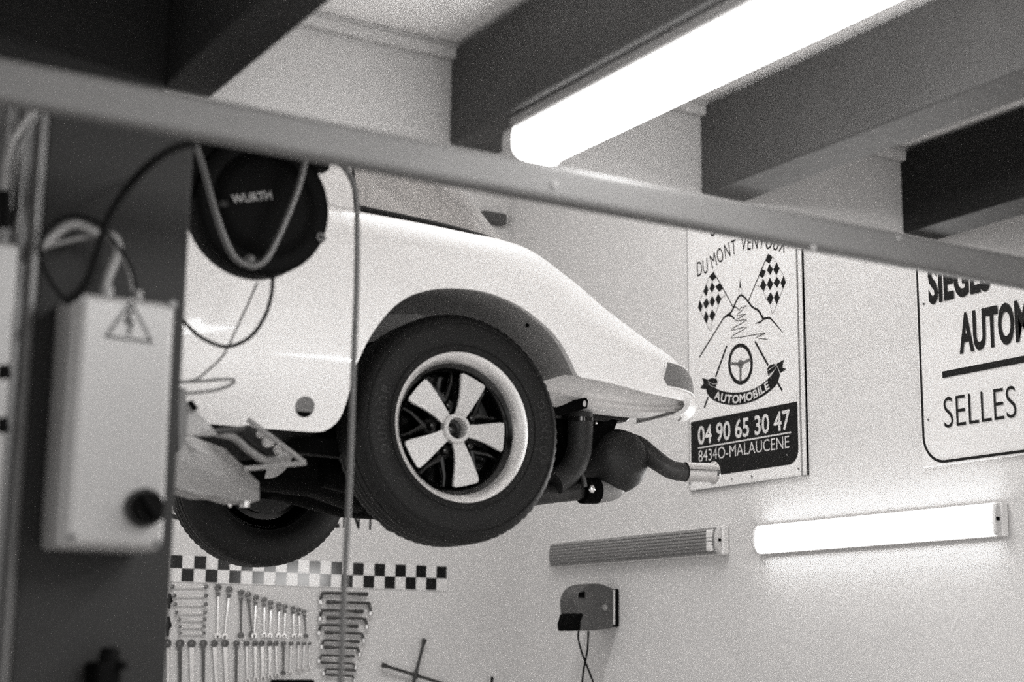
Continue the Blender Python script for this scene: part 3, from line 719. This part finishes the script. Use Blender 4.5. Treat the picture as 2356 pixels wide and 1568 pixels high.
for sgn in (-1, 1):
    C_(MB().add([(-1.66, sgn*.665, .56), (-.50, sgn*.676, .575), (-.50, sgn*.54, .905), (-1.26, sgn*.50, .885)], [(0, 1, 2, 3)]), 'side_window', M['glass'])
    C_(MB().tube([(-1.72, sgn*.61, .56), (-1.6, sgn*.585, .68), (-1.45, sgn*.555, .80), (-1.29, sgn*.51, .895)], .014, 8), 'windscreen_pillar', M['paint'])
    C_(MB().lathe([(.0, -.03), (.06, -.025), (.085, 0), (.085, .05)], 28).build_dummy if False else MB().ball((-3.02, sgn*.54, .21), (.06, .085, .085), 16), 'head_lamp', M['lampend'])
# underside: floor pan, engine, gearbox
fp = []
for x in (-2.9, -2.6, -1.9, -.45, -.40):
    fp.append([Vector((x, -.70, -.05)), Vector((x, -.3, -.075)), Vector((x, 0, -.06)), Vector((x, .3, -.075)), Vector((x, .70, -.05))])
C_(MB().rings(fp, False, closed=False), 'floor_pan', M['dark'])
C_(MB().box((-.45, -.47, -.05), (-.38, .47, .33)), 'rear_bulkhead', M['dark'])
C_(MB().box((-.42, -.46, .33), (.36, .46, .36)).box((-.42, -.48, -.05), (.30, -.47, .34)).box((-.42, .47, -.05), (.30, .48, .34)), 'inner_tub', M['dark'], smooth=False)
C_(MB().box((.05, -.30, -.05), (.66, .30, .20)).box((.1, -.36, .0), (.56, .36, .12)), 'engine', M['dark'], smooth=False, bevel=.02)
C_(MB().tube([(-.75, 0, .0), (-.5, 0, .0), (-.1, 0, .02), (.06, 0, .02)], [.07, .12, .16, .2], 20), 'gearbox', M['dark'])
for sgn in (-1, 1):
    C_(MB().tube([(0, sgn*.12, .05), (0, sgn*.6, .0)], .028, 12), 'drive_shaft', M['dark'])
    C_(MB().prism([(-.42, sgn*.40, -.02), (-.42, sgn*.62, -.04), (.06, sgn*.62, -.06), (.08, sgn*.55, .05), (-.1, sgn*.5, .03)], (0, 0, -.05)), 'trailing_arm', M['dark'], smooth=False, bevel=.01)
    C_(MB().cyl((.06, sgn*.50, .0), (.14, sgn*.42, .38), .026, 16), 'shock_absorber', M['dark'])
    C_(MB().tube([(-.15, sgn*.20, -.08), (.1, sgn*.22, -.10), (.34, sgn*.24, -.10), (.50, sgn*.26, -.08)], [.05, .075, .075, .05], 18), 'heat_exchanger', M['dark'])
def cp(px, py, y):
    p = at(px, py, 1, CY+y); return Vector((p.x-CX, y, p.z-CZ))
# cross tube seen right of the tyre
a = cp(1235, 1138, -.45); b = cp(1348, 1127, -.45)
C_(MB().tube([a-Vector((.25, 0, 0)), a, b], .029, 18), 'heater_tube', M['tube'])
t_ = MB().tube([cp(1338, 1128, -.46)+Vector((0, 0, 0)), cp(1372, 1128, -.46)], .040, 18); C_(t_, 'clamp', M['dark'])
c = cp(1362, 1124, -.50); C_(MB().ball(c, (.011, .008, .013), 10), 'clamp_bolt', M['chrome'])
C_(MB().tube(cr([cp(1330, 1075, -.5), cp(1342, 1100, -.5), cp(1345, 1120, -.5)], 4), .008, 8), 'clamp_strap', M['tube'])
C_(MB().tube(cr([cp(1365, 1130, -.42), cp(1395, 1128, -.42), cp(1428, 1118, -.42)], 4), [.038, .037, .036, .036, .036, .035, .033, .03, .022], 18), 'heater_outlet', M['arm'])
C_(MB().ball(cp(1213, 748, -.735), (.0065, .004, .0065), 10), 'arch_plug', M['black'])
# hose
C_(MB().tube(cr([cp(1335, 950, -.48), cp(1335, 1000, -.48), cp(1330, 1045, -.48), cp(1310, 1085, -.48), cp(1275, 1110, -.48)], 5), .038, 18), 'heater_hose', M['muff'])
hc = cp(1335, 962, -.48); C_(MB().lathe([(.039, 0)], 4) if False else MB().tube([hc, hc-Vector((0, 0, .012))], .041, 18), 'hose_clip', M['nut'])
# tin shelf with upturned end, bracket
sh = [cp(*p, -.46) for p in ((1262, 938), (1350, 938), (1420, 948), (1448, 955), (1450, 962), (1442, 970), (1425, 968), (1410, 964), (1395, 970), (1350, 966), (1262, 962))]
C_(MB().prism(sh, (0, .42, 0)), 'engine_tin', M['blackg'], smooth=False, bevel=.004)
C_(MB().prism([cp(*p, -.44) for p in ((1370, 965), (1422, 966), (1412, 990), (1385, 1020), (1300, 1050), (1280, 965))], (0, .35, 0)), 'engine_shroud', M['dark'], smooth=False)
br = [(1262, 948), (1275, 938), (1300, 930), (1325, 918), (1350, 914), (1354, 922), (1352, 938), (1330, 945), (1290, 955)]
C_(MB().prism([cp(*p, -.56) for p in br], (0, .012, 0)), 'engine_bracket', M['dark'], smooth=False, bevel=.002)
c = cp(1345, 928, -.5605); C_(MB().add([c+Vector((.0065*math.cos(t), 0, .009*math.sin(t))) for t in [2*PI*k/14 for k in range(14)]], [tuple(range(14))]), 'bracket_hole', M['sign'])
for p in ((1371, 973), (1308, 964)): C_(MB().ball(cp(*p, -.465), .005, 8), 'bolt', M['chrome'])
# muffler: drum across the car, domed near end
mc = cp(1420, 1060, -.42)
prof = [(0.004, -.085), (.035, -.08), (.065, -.065), (.085, -.04), (.093, -.01), (.095, .03), (.095, .55), (.08, .6), (.0, .62)]
mf = MB(); n = 40
mf.rings([[mc+Vector((r*1.04*math.cos(2*PI*k/n)*(1), y, r*1.06*math.sin(2*PI*k/n))) for k in range(n)] for r, y in prof], True)
muf = C_(mf, 'muffler', M['muff'])
pp_ = [cp(1440, 1022, -.36), cp(1470, 1030, -.40), cp(1505, 1055, -.46), cp(1545, 1080, -.50), cp(1590, 1087, -.52)]
pt = cr(pp_, 6); C_(MB().tube(pt, [.040-.0105*min(1, 1.6*k/(len(pt)-1)) for k in range(len(pt))], 20), 'exhaust_pipe', M['pipe'])
a = cp(1576, 1085, -.52); b = cp(1642, 1087, -.53); d_ = (b-a).normalized()
tp = MB().tube([a, b-d_*.006, b, b+d_*.002, b+d_*.002, a+d_*.02], [.0305, .0305, .0365, .0355, .0285, .027], 28, cap=False)
C_(tp, 'tail_pipe', M['chrome'])

# ---- wheels
def wheel_proto():
    """returns list of (name, mesh-builder, material) in wheel coordinates; outer face towards -Y, centre of tyre at y=0"""
    parts = []
    tw = .0925
    # tyre
    prof = [(.196, -.070), (.205, -.082), (.225, -.090), (.250, -.0935), (.275, -.090), (.293, -.082), (.304, -.072), (.311, -.060)]
    tread = []
    for y in (-.052, -.040, -.0395, -.034, -.0335, -.013, -.0125, -.007, -.0065, .0065, .007, .0125, .013, .0335, .034, .0395, .040, .052):
        g = any(lo_ <= abs(y) <= hi_ for lo_, hi_ in ((.0338, .0397), (.0068, .0127)))
        tread.append((.3135-(.30*y*y)-(.007 if g else 0), y))
    prof = prof+tread+[(r, -y) for r, y in reversed(prof)]+[(.19, .068), (.19, -.066)]
    n = 216; ty = MB(); rg = []
    for r, y in prof:
        row = []
        for k in range(n):
            rr_ = r
            if r > .300 and .050 < abs(y) < .075 and k % 3 == 0: rr_ = r-.0028
            a = 2*PI*k/n; row.append(Vector((rr_*math.cos(a), y, rr_*math.sin(a))))
        rg.append(row)
    rg.append(rg[0]); ty.rings(rg, False)
    # fine raised rings on the sidewall
    for rr_ in (.222, .285):
        ty.lathe([(rr_-.0025, -.088 if rr_ > .25 else -.0875), (rr_-.001, -.0925+(.003 if rr_ > .25 else 0)), (rr_+.001, -.0925+(.003 if rr_ > .25 else 0)), (rr_+.0025, -.086)], 96)
    parts.append(('tyre', ty, M['rubber']))
    # lettering
    tt = MB()
    for word, a0 in (('DUNLOP', 180), ('DUNLOP', 0)):
        vs = [text_mesh(ch, .01) for ch in word]
        for i, (v, f) in enumerate(vs):
            a = math.radians(a0-(i-2.5)*7.2); x0 = min(p.x for p in v); x1 = max(p.x for p in v)
            er = Vector((math.cos(a), 0, math.sin(a))); et = Vector((math.sin(a), 0, -math.cos(a)))
            tt.add([er*(.240+p.y*.034)+et*((p.x-(x0+x1)/2)*.034)+Vector((0, -.0942+abs(.248-(.240+p.y*.034))*.10, 0)) for p in v], f)
    parts.append(('tyre_lettering', tt, M['tyretxt']))
    # rim lip
    lipm = MB().lathe([(.176, .04), (.178, -.035), (.181, -.050), (.186, -.064), (.194, -.074), (.203, -.080), (.211, -.083), (.2135, -.080), (.213, -.070), (.200, -.060)], 96)
    parts.append(('rim_lip', lipm, M['lip']))
    bar = MB().lathe([(.1755, .05), (.1765, -.030), (.1775, -.042), (.170, -.036), (.160, -.026), (.157, -.012), (.154, .04)], 96)
    bar.lathe([(.154, .035), (.03, .045), (.03, .06)], 48)
    parts.append(('rim_barrel', bar, M['blackg']))
    for i in range(5):
        web = MB()
        a = math.radians(90-22-72*i); er = Vector((math.cos(a), 0, math.sin(a))); et = Vector((-math.sin(a), 0, math.cos(a)))
        out = [(.036, -.0165), (.060, -.0195), (.085, -.0245), (.11, -.031), (.135, -.0375), (.150, -.0395), (.1545, -.033), (.1555, -.013), (.1558, 0), (.1555, .013), (.1545, .033), (.150, .0395), (.135, .0375), (.11, .031), (.085, .0245), (.060, .0195), (.036, .0165)]
        fy = lambda r: -.046+.010*((r-.09)/.06)**2
        top = [er*r+et*t+Vector((0, fy(r), 0)) for r, t in out]
        bot = [er*r+et*(t*1.12)+Vector((0, .0, 0)) for r, t in out]
        m = len(out); sp_ = MB()
        sp_.add(top, [tuple(range(m))], 0)
        bev = [er*(r+.0)+et*(t*1.05)+Vector((0, fy(r)+.006, 0)) for r, t in out]
        sp_.add(top+bev, [(k, (k+1) % m, m+(k+1) % m, m+k) for k in range(m)], 0)
        sp_.add(bev+bot, [(k, (k+1) % m, m+(k+1) % m, m+k) for k in range(m)], 1)
        parts.append(('spoke', sp_, [M['petal'], M['blackg']]))
        a2 = a-math.radians(36); e2 = Vector((math.cos(a2), 0, math.sin(a2))); t2 = Vector((-math.sin(a2), 0, math.cos(a2)))
        for sg_ in (-1, 1):
            web.tube([e2*.082+Vector((0, -.012, 0)), e2*.125+t2*sg_*.030+Vector((0, -.010, 0)), e2*.150+t2*sg_*.040+Vector((0, -.006, 0))], [.011, .007, .006], 8)
        web.cyl(e2*.066+Vector((0, .01, 0)), e2*.066+Vector((0, -.014, 0)), .021, 18)
        parts.append(('spoke_web', web, M['blackg']))
        parts.append(('wheel_nut', MB().tube([e2*.066+Vector((0, -.012, 0)), e2*.066+Vector((0, -.026, 0)), e2*.066+Vector((0, -.032, 0)), e2*.066+Vector((0, -.035, 0))], [.0115, .0105, .008, .002], 12), M['nut']))
    hubr = MB().lathe([(.0285, -.02), (.0285, -.050), (.030, -.0525), (.037, -.0525), (.0405, -.049), (.041, -.03)], 48)
    parts += [('hub_ring', hubr, M['petal'])]
    hb = MB().lathe([(.0285, -.02), (.018, -.018), (.012, -.024), (.0005, -.026)], 32); parts.append(('hub_centre', hb, M['blackg']))
    return parts
wp = wheel_proto(); protos = None
dsk = MB().lathe([(.135, .055), (.135, .065), (.03, .065), (.03, .055), (.135, .055)], 64)
wp.append(('brake_disc', dsk, M['muff']))
drop = 0
def put_wheel(x, y, flip, camber, toe, rot=0):
    global protos
    r = bpy.data.objects.new('wheel', None); COL.objects.link(r); r.parent = car; r.location = (x, y, .31+WZ)
    m = Matrix.Rotation(toe, 4, 'Z') @ Matrix.Rotation(camber, 4, 'X') @ (Matrix.Rotation(PI, 4, 'Z') if flip else Matrix.Identity(4)) @ Matrix.Rotation(rot, 4, 'Y')
    r.rotation_euler = m.to_euler()
    if protos is None:
        protos = [mb.build(nm, mt, smooth=True) for nm, mb, mt in wp]
        for o in protos: o.parent = r
    else:
        for o in protos:
            c = o.copy(); COL.objects.link(c); c.parent = r
    return r
WZ = -.005
put_wheel(.005, -.672, False, math.radians(-1.0), 0, 0)
put_wheel(.005, .672, True, math.radians(1.0), 0, 1.1)
put_wheel(-2.265, -.68, False, 0, 0, .5)
put_wheel(-2.265, .68, True, 0, 0, .9)

# ================================================================== LIFT COLUMN AND ARM
PY = 2.7
xl = at(105, 400, 1, PY).x; xr = at(437, 500, 1, PY).x
lc = empty('car_lift', ((xl+xr)/2, PY+.14, FLOOR), 'dark grey column of the car lift with its arm under the car, left', 'car lift')
shift(MB().box((xl, PY, FLOOR), (xr, PY+.012, .97)).box((xr-.012, PY+.012, FLOOR), (xr, PY+.26, .97)).box((xl, PY+.012, FLOOR), (xl+.012, PY+.26, .97)).box((xl, PY+.25, FLOOR), (xl+.1, PY+.262, .97)).box((xr-.1, PY+.25, FLOOR), (xr, PY+.262, .97)).build('post', M['post'], smooth=False, bevel=.004), lc)
xq = at(100, 700, 1, PY-.03).x
shift(MB().box((xl-.10, PY-.02, FLOOR), (xl-.002, PY+.03, .95)).build('side_cover', M['post2'], smooth=False, bevel=.012), lc)
rbm = MB()
for k in range(3): rbm.tube([(xl-.02-.028*k, PY-.025, FLOOR), (xl-.02-.028*k, PY-.025, .95)], .007, 8)
shift(rbm.build('cover_rib', M['post2']), lc)
# pale cover low left
cz = at(50, 560, 1, PY-.06).z
cvx = at(88, 900, 1, PY-.06).x
shift(MB().box((cvx-.17, PY-.06, FLOOR), (cvx-.045, PY-.021, cz)).build('junction_cover', M['box'], smooth=False, bevel=.01), lc)
# carriage end + arm: from the post towards the jacking point
la = bpy.data.objects.new('lift_arm', None); COL.objects.link(la); la.location = Vector((.95, 2.9, .40))-lc.location; la.parent = lc; la['label'] = 'grey tapered swing arm'
_sh = shift
def shift(o, root):
    if root is la: o.parent = la; o.location = -Vector((.95, 2.9, .40)); return o
    return _sh(o, root)
def A3(px, py, Y): return at(px, py, 1, Y)
tip_t = A3(600, 1128, 3.62); tip_b = A3(600, 1146, 3.62)
n0 = A3(405, 1060, 3.20); 
# box arm: near lower edge from (405,1060) to (598,1135); far top edge from (450,1003) to (560,1075)
P_ = [A3(360, 1035, 3.10), A3(597, 1133, 3.60), A3(596, 1108, 3.62), A3(578, 1100, 3.66), A3(560, 1070, 3.66), A3(515, 1030, 3.60), A3(440, 1003, 3.40), A3(360, 985, 3.15)]
def drop_(p, d): return Vector((p.x, p.y+.05, p.z-d))
near = [A3(360, 1035, 3.10), A3(597, 1133, 3.60)]
lowr = [A3(360, 1105, 3.16), A3(460, 1137, 3.34), A3(500, 1138, 3.42), A3(540, 1150, 3.50), A3(597, 1150, 3.62)]
ab = MB()
ab.add([*P_], [tuple(range(len(P_)))])
topp = P_; N = len(P_)
ab.v.clear(); ab.f.clear(); ab.mi.clear()
# side face (camera side) is the upper sloping polygon, the belly the darker one
belly = [P_[0], P_[1], lowr[4], lowr[3], lowr[2], lowr[1], lowr[0]]
back = [p+Vector((.02, .14, .01)) for p in P_]; bel2 = [p+Vector((.02, .12, .0)) for p in belly]
ab.add(P_+back, [tuple(range(N)), tuple(range(2*N-1, N-1, -1))]+[(i, (i+1) % N, (i+1) % N+N, i+N) for i in range(1, N)])
mN = len(belly); ab.add(belly+bel2, [tuple(range(mN)), tuple(range(2*mN-1, mN-1, -1))]+[(i, (i+1) % mN, (i+1) % mN+mN, i+mN) for i in range(1, mN)])
shift(ab.build('arm_beam', M['arm'], smooth=False), la)
pc = A3(563, 1158, 3.58); shift(MB().cyl(pc+Vector((0, 0, .03)), pc-Vector((0, 0, .008)), .012, 14).build('pad_screw', M['steel']), la)
pc = A3(530, 1160, 3.6); shift(MB().ball(pc, (.005, .005, .007), 8).build('nut', M['chrome']), la)
gd = MB().tube([A3(570, 964, 3.5), A3(700, 1063, 3.5)], .0068, 8).tube([A3(703, 1064, 3.5), A3(560, 1078, 3.5)], .0062, 8)
shift(gd.build('foot_guard', M['box']), la)
yk = MB().tube(cr([A3(500, 996, 3.55), A3(540, 1006, 3.56), A3(575, 1036, 3.56), A3(612, 1056, 3.56), A3(662, 1044, 3.56)], 6), [.011]*25, 12); shift(yk.build('curved_yoke', M['box']), la)
shift(MB().prism([A3(535, 984, 3.54), A3(575, 976, 3.54), A3(612, 1000, 3.54), A3(643, 1030, 3.54), A3(643, 1044, 3.54), A3(622, 1048, 3.54), A3(585, 1026, 3.54), A3(552, 998, 3.54)], (0, .03, 0)).build('pivot_plate', M['post'], smooth=False, bevel=.004), la)
for px, py, r in ((594, 1000, .0082), (612, 1017, .0135), (634, 1035, .0095)):
    p = A3(px, py, 3.545); shift(MB().tube([p, p-Vector((0, .02, 0)), p-Vector((0, .028, 0))], [r, r, r*.6], 14).build('pivot_bolt', M['sign']), la)
lvr = MB().tube(cr([A3(425, 998, 3.3), A3(470, 996, 3.3), A3(530, 990, 3.35), A3(560, 985, 3.4)], 4), .0065, 8); shift(lvr.build('release_lever', M['post']), la)
g_ = MB().prism([A3(412, 890, 3.15), A3(428, 893, 3.15), A3(432, 960, 3.15), A3(428, 1005, 3.15), A3(412, 1040, 3.15)], (0, .02, 0)); shift(g_.build('carriage_edge', M['post2'], smooth=False), la)
g_ = MB().prism([A3(428, 925, 3.2), A3(450, 940, 3.2), A3(490, 985, 3.25), A3(500, 1000, 3.25), A3(430, 1002, 3.2)], (0, .02, 0)); shift(g_.build('gusset_plate', M['box'], smooth=False), la)
shift(MB().tube([A3(436, 922, 3.18), A3(450, 943, 3.18)], .007, 8).build('gusset_slot', M['black']), la)

# ================================================================== CONTROL BOX
BYF = 2.56
bx0 = at(172, 900, 1, BYF).x; bx1 = at(398, 900, 1, BYF).x; bz1 = at(290, 677, 1, BYF).z; bz0 = at(260, 1262, 1, BYF).z
bx = empty('lift_control_box', ((bx0+bx1)/2, PY, bz0), 'light grey electrical control box with rotary switch on the lift column', 'control box')
shift(MB().box((bx0-.006, BYF+.02, bz0), (bx1, PY-.001, bz1)).build('back_shell', M['box'], smooth=False, bevel=.012), bx)
shift(MB().box((bx0, BYF, bz0+.004), (bx1-.002, BYF+.035, bz1-.004)).build('cover', M['box'], smooth=False, bevel=.012), bx)
def onF(px, py, off=.0015): return at(px, py, 1, BYF-off)
wl = MB()
tri = [onF(302, 688), onF(240, 775), onF(353, 790)]; cen = sum(tri, Vector())/3
shift(MB().prism([cen+(p-cen)*1.08+Vector((0, .001, 0)) for p in tri], (0, -.0005, 0)).build('label_backing', M['box'], smooth=False), bx)
inn = [cen+(p-cen)*.82 for p in tri]
wl.add(tri+inn, [(0, 1, 4, 3), (1, 2, 5, 4), (2, 0, 3, 5)])
wl.add([onF(*p, .0016) for p in ((297, 708), (306, 708), (300, 738), (311, 736), (303, 752), (306, 752), (296, 776), (290, 760), (294, 760), (297, 746), (284, 745))], [tuple(range(11))])
shift(wl.build('danger_symbol', M['ink'], smooth=False), bx)
k0 = at(330, 1168, 1, BYF)
shift(MB().tube([k0+Vector((0, .001, 0)), k0-Vector((0, .012, 0)), k0-Vector((0, .014, 0))], [.032, .032, .028], 32).build('switch_plate', M['post'], smooth=True), bx)
kk = MB().tube([k0-Vector((0, .012, 0)), k0-Vector((0, .034, 0))], [.026, .024], 28); dd = Vector((.6, 0, -.8)); ee = Vector((.8, 0, .6))
kk.prism([k0+dd*.027+ee*.006-Vector((0, .034, 0)), k0+dd*.027-ee*.006-Vector((0, .034, 0)), k0-dd*.027-ee*.006-Vector((0, .034, 0)), k0-dd*.027+ee*.006-Vector((0, .034, 0))], (0, -.012, 0))
shift(kk.build('rotary_switch', M['black']), bx)
for px, py in ((398, 700), (362, 1250), (165, 1235), (190, 690)):
    p = onF(px, py, 0); shift(MB().tube([p+Vector((0, .001, 0)), p-Vector((0, .002, 0))], .007, 12).build('screw', M['post2']), bx)
for px, w in ((245, .012), (318, .008)):
    p = at(px, 672, 1, 2.62); shift(MB().cyl((p.x, 2.62, bz1-.002), (p.x, 2.62, bz1+.022), w, 14).build('cable_gland', M['hosel']), bx)

# ================================================================== CABLES AND HOSES on the column
def cable(name, pts, Y, r, m, label, n=6):
    P = [at(p[0], p[1], 1, (p[2] if len(p) > 2 else Y)) for p in pts]
    o = MB().tube(cr(P, n), r, 12).build(name, m); return tag(o, label, 'cable')
cable('power_cable', [(450, 328), (400, 342), (345, 378), (300, 425), (265, 475), (240, 530), (222, 590), (205, 640), (180, 675), (150, 694)], 2.53, .0072, M['cable'], 'black cable arching from the crossbeam down to the top of the control box')
cable('looped_cable', [(150, 690), (118, 650), (96, 600), (97, 555), (118, 518), (150, 500), (190, 498), (225, 512), (255, 545), (285, 585), (305, 630), (312, 668)], 2.62, .0036, M['cable'], 'thin dark cable looping above the control box in front of the column')
cable('pale_conduit', [(92, 570), (120, 545), (150, 522), (180, 516), (215, 532), (240, 540), (262, 548), (272, 575), (262, 605), (248, 640), (243, 668)], 2.63, .0088, M['hosel'], 'pale grey conduit bending into the top of the control box')
cable('pale_cable', [(100, 568), (150, 555), (200, 545), (250, 548), (285, 600), (300, 640), (303, 670)], 2.645, .0045, M['hosel'], 'thinner pale cable beside the grey conduit above the control box')
cable('hanging_conduit', [(82, 250), (50, 290), (25, 335), (12, 400), (8, 470)], 2.6, .006, M['hosel'], 'pale conduit hanging from the crossbeam at the far left edge')
cable('hanging_conduit', [(86, 255), (62, 305), (40, 350), (26, 420), (22, 480)], 2.62, .005, M['hose'], 'grey conduit hanging next to the pale one at the far left edge')
cable('curled_cable', [(2, 400), (25, 420), (38, 455), (36, 490), (20, 515), (0, 520)], 2.67, .0035, M['cable'], 'black cable curl at the far left edge above the pale cover')
o = MB().tube([at(8, 440, 1, 2.6), at(10, 520, 1, 2.6)], .012, 12).tube([at(9, 500, 1, 2.6), at(9, 500, 1, 2.6)+Vector((0, .085, 0))], .004, 8).build('cable_plug', M['black']); tag(o, 'black plug hanging at the far left edge', 'plug')
o = MB().tube([at(8, 840, 1, 2.6), at(12, 870, 1, 2.6)], .01, 12).tube([at(9, 855, 1, 2.6), at(9, 855, 1, 2.6)+Vector((0, .085, 0))], .004, 8).build('valve_knob', M['black']); tag(o, 'small black knob at the left edge beside the control box', 'knob')
o = MB().tube([at(4, 960, 1, 2.6), at(10, 995, 1, 2.6)], .009, 12).tube([at(9, 978, 1, 2.6), at(9, 978, 1, 2.6)+Vector((0, .085, 0))], .004, 8).build('valve_knob', M['black']); tag(o, 'lower small black knob at the left edge beside the control box', 'knob')
pl = empty('black_plug', at(252, 1568, 1, 2.62), 'black plug connector on the column at the bottom edge below the control box', 'plug')
shift(MB().tube([at(252, 1488, 1, 2.64), at(252, 1496, 1, 2.64), at(252, 1530, 1, 2.64)], [.012, .017, .019], 20).build('cap', M['black']), pl)
shift(MB().box(at(222, 1580, 1, 2.62), at(283, 1522, 1, 2.62)+Vector((0, .078, 0))).build('socket_body', M['black'], smooth=False, bevel=.006), pl)
shift(MB().box(at(275, 1540, 1, 2.61), at(294, 1520, 1, 2.61)+Vector((0, .05, 0))).build('latch', M['black'], smooth=False, bevel=.002), pl)

# ================================================================== ROUND BLACK REEL behind the column
RY = 3.12
rc = at(592, 478, 1, RY)
rd = empty('hose_reel', rc, 'round black hose reel with white lettering hanging under the crossbeam in front of the car', 'hose reel')
rz = .153
dr = MB().lathe([(.0, -.05), (.085, -.052), (.10, -.048), (.115, -.04), (rz-.02, -.045), (rz-.004, -.04), (rz, -.03), (rz, .03), (rz-.004, .04), (rz-.02, .045), (.0, .05)], 64, origin=rc)
shift(dr.build('drum', M['black']), rd)
shift(MB().box(rc+Vector((-.19, -.03, .0)), rc+Vector((-.10, .03, .19))).box(rc+Vector((-.12, -.03, .09)), rc+Vector((.13, .03, .135))).build('mounting_arm', M['black'], smooth=False, bevel=.006), rd)
lt = MB(); a = at(535, 468, 1, RY-.058); b = at(627, 458, 1, RY-.058); u_ = (b-a); h = .0185
put_text(lt, 'WURTH', a, u_.normalized(), Vector((-u_.z, 0, u_.x)).normalized(), u_.length, h, .02)
o = shift(lt.build('lettering', M['hosel'], smooth=False), rd); o['label'] = 'white lettering'
a = at(505, 470, 1, RY-.058); gl = MB().tube([a, a+Vector((.015, 0, .004))], .008, 8); shift(gl.build('emblem', M['post']), rd)
p = at(735, 548, 1, RY-.03); shift(MB().ball(p, (.012, .02, .012), 10).build('side_knob', M['black']), rd)
p = at(737, 545, 1, RY-.05); shift(MB().tube([p+Vector((.006*math.cos(t), 0, .008*math.sin(t))) for t in [2*PI*k/12 for k in range(13)]], .0022, 6).build('small_ring', M['hosel']), rd)
p = at(575, 600, 1, RY-.075); shift(MB().ball(p, (.014, .012, .014), 12).build('hose_stop', M['hose']), rd)
p = at(740, 380, 1, RY-.03); shift(MB().box(p-Vector((.035, .02, .015)), p+Vector((.012, .02, .02))).build('corner_block', M['black'], smooth=False, bevel=.005), rd)
def hose(name, pts, Y, r, m, label): return cable(name, pts, Y, r, m, label)
o = hose('grey_hose', [(448, 325), (468, 385), (488, 460), (510, 530), (535, 585), (558, 605), (585, 612), (612, 595), (640, 545), (668, 480), (690, 420), (702, 370), (706, 345)], 3.02, .0072, M['post2'], 'grey hose making a V loop in front of the round black reel'); o['category'] = 'hose'
o = hose('drop_cable', [(628, 630), (624, 680), (608, 730), (575, 775), (525, 797), (480, 785), (445, 762), (414, 728)], 3.15, .0042, M['cable'], 'dark cable sagging in a loop below the round reel, across the white car side')
o = hose('thin_cord', [(592, 650), (570, 700), (540, 765), (515, 815), (480, 850), (450, 872), (410, 878)], 3.20, .0022, M['cable'], 'thin cord running from the round reel down to the column')
o = hose('brake_line', [(410, 878), (460, 876), (510, 872), (538, 873), (530, 885), (490, 898), (430, 904)], 3.15, .0035, M['hose'], 'short grey line bent in a hairpin beside the column')
o = hose('hanging_hose', [(700, 356), (740, 366), (775, 372), (800, 396), (815, 430), (821, 480), (822, 560), (820, 680), (815, 800), (810, 950), (805, 1090), (800, 1200), (793, 1330), (786, 1500), (782, 1640)], 3.05, .0064, M['hose'], 'long thin hose hanging straight down in front of the car and the back wall'); o['category'] = 'hose'

# ================================================================== CAMERA, WORLD, VIEW
cam = bpy.data.cameras.new('camera'); co = bpy.data.objects.new('camera', cam); COL.objects.link(co); S.camera = co
cam.sensor_width = 36; cam.lens = F/2356*36; cam.clip_start = .05
co.matrix_world = Matrix(((rt.x, up.x, -fw.x, 0), (rt.y, up.y, -fw.y, 0), (rt.z, up.z, -fw.z, 0), (0, 0, 0, 1)))
cam.dof.use_dof = True; cam.dof.focus_distance = 5.4; cam.dof.aperture_fstop = 2.2
w = bpy.data.worlds.new('world'); S.world = w; w.use_nodes = True
w.node_tree.nodes['Background'].inputs[0].default_value = (.9, .89, .88, 1); w.node_tree.nodes['Background'].inputs[1].default_value = .22
S.view_settings.view_transform = 'Standard'; S.view_settings.look = 'None'; S.view_settings.gamma = 1; S.view_settings.exposure = 2.85
S.cycles.use_denoising = False; S.cycles.filter_width = 1.9
S.cycles.sample_clamp_indirect = 4
try: S.cycles.denoiser = 'OPENIMAGEDENOISE'
except Exception: pass
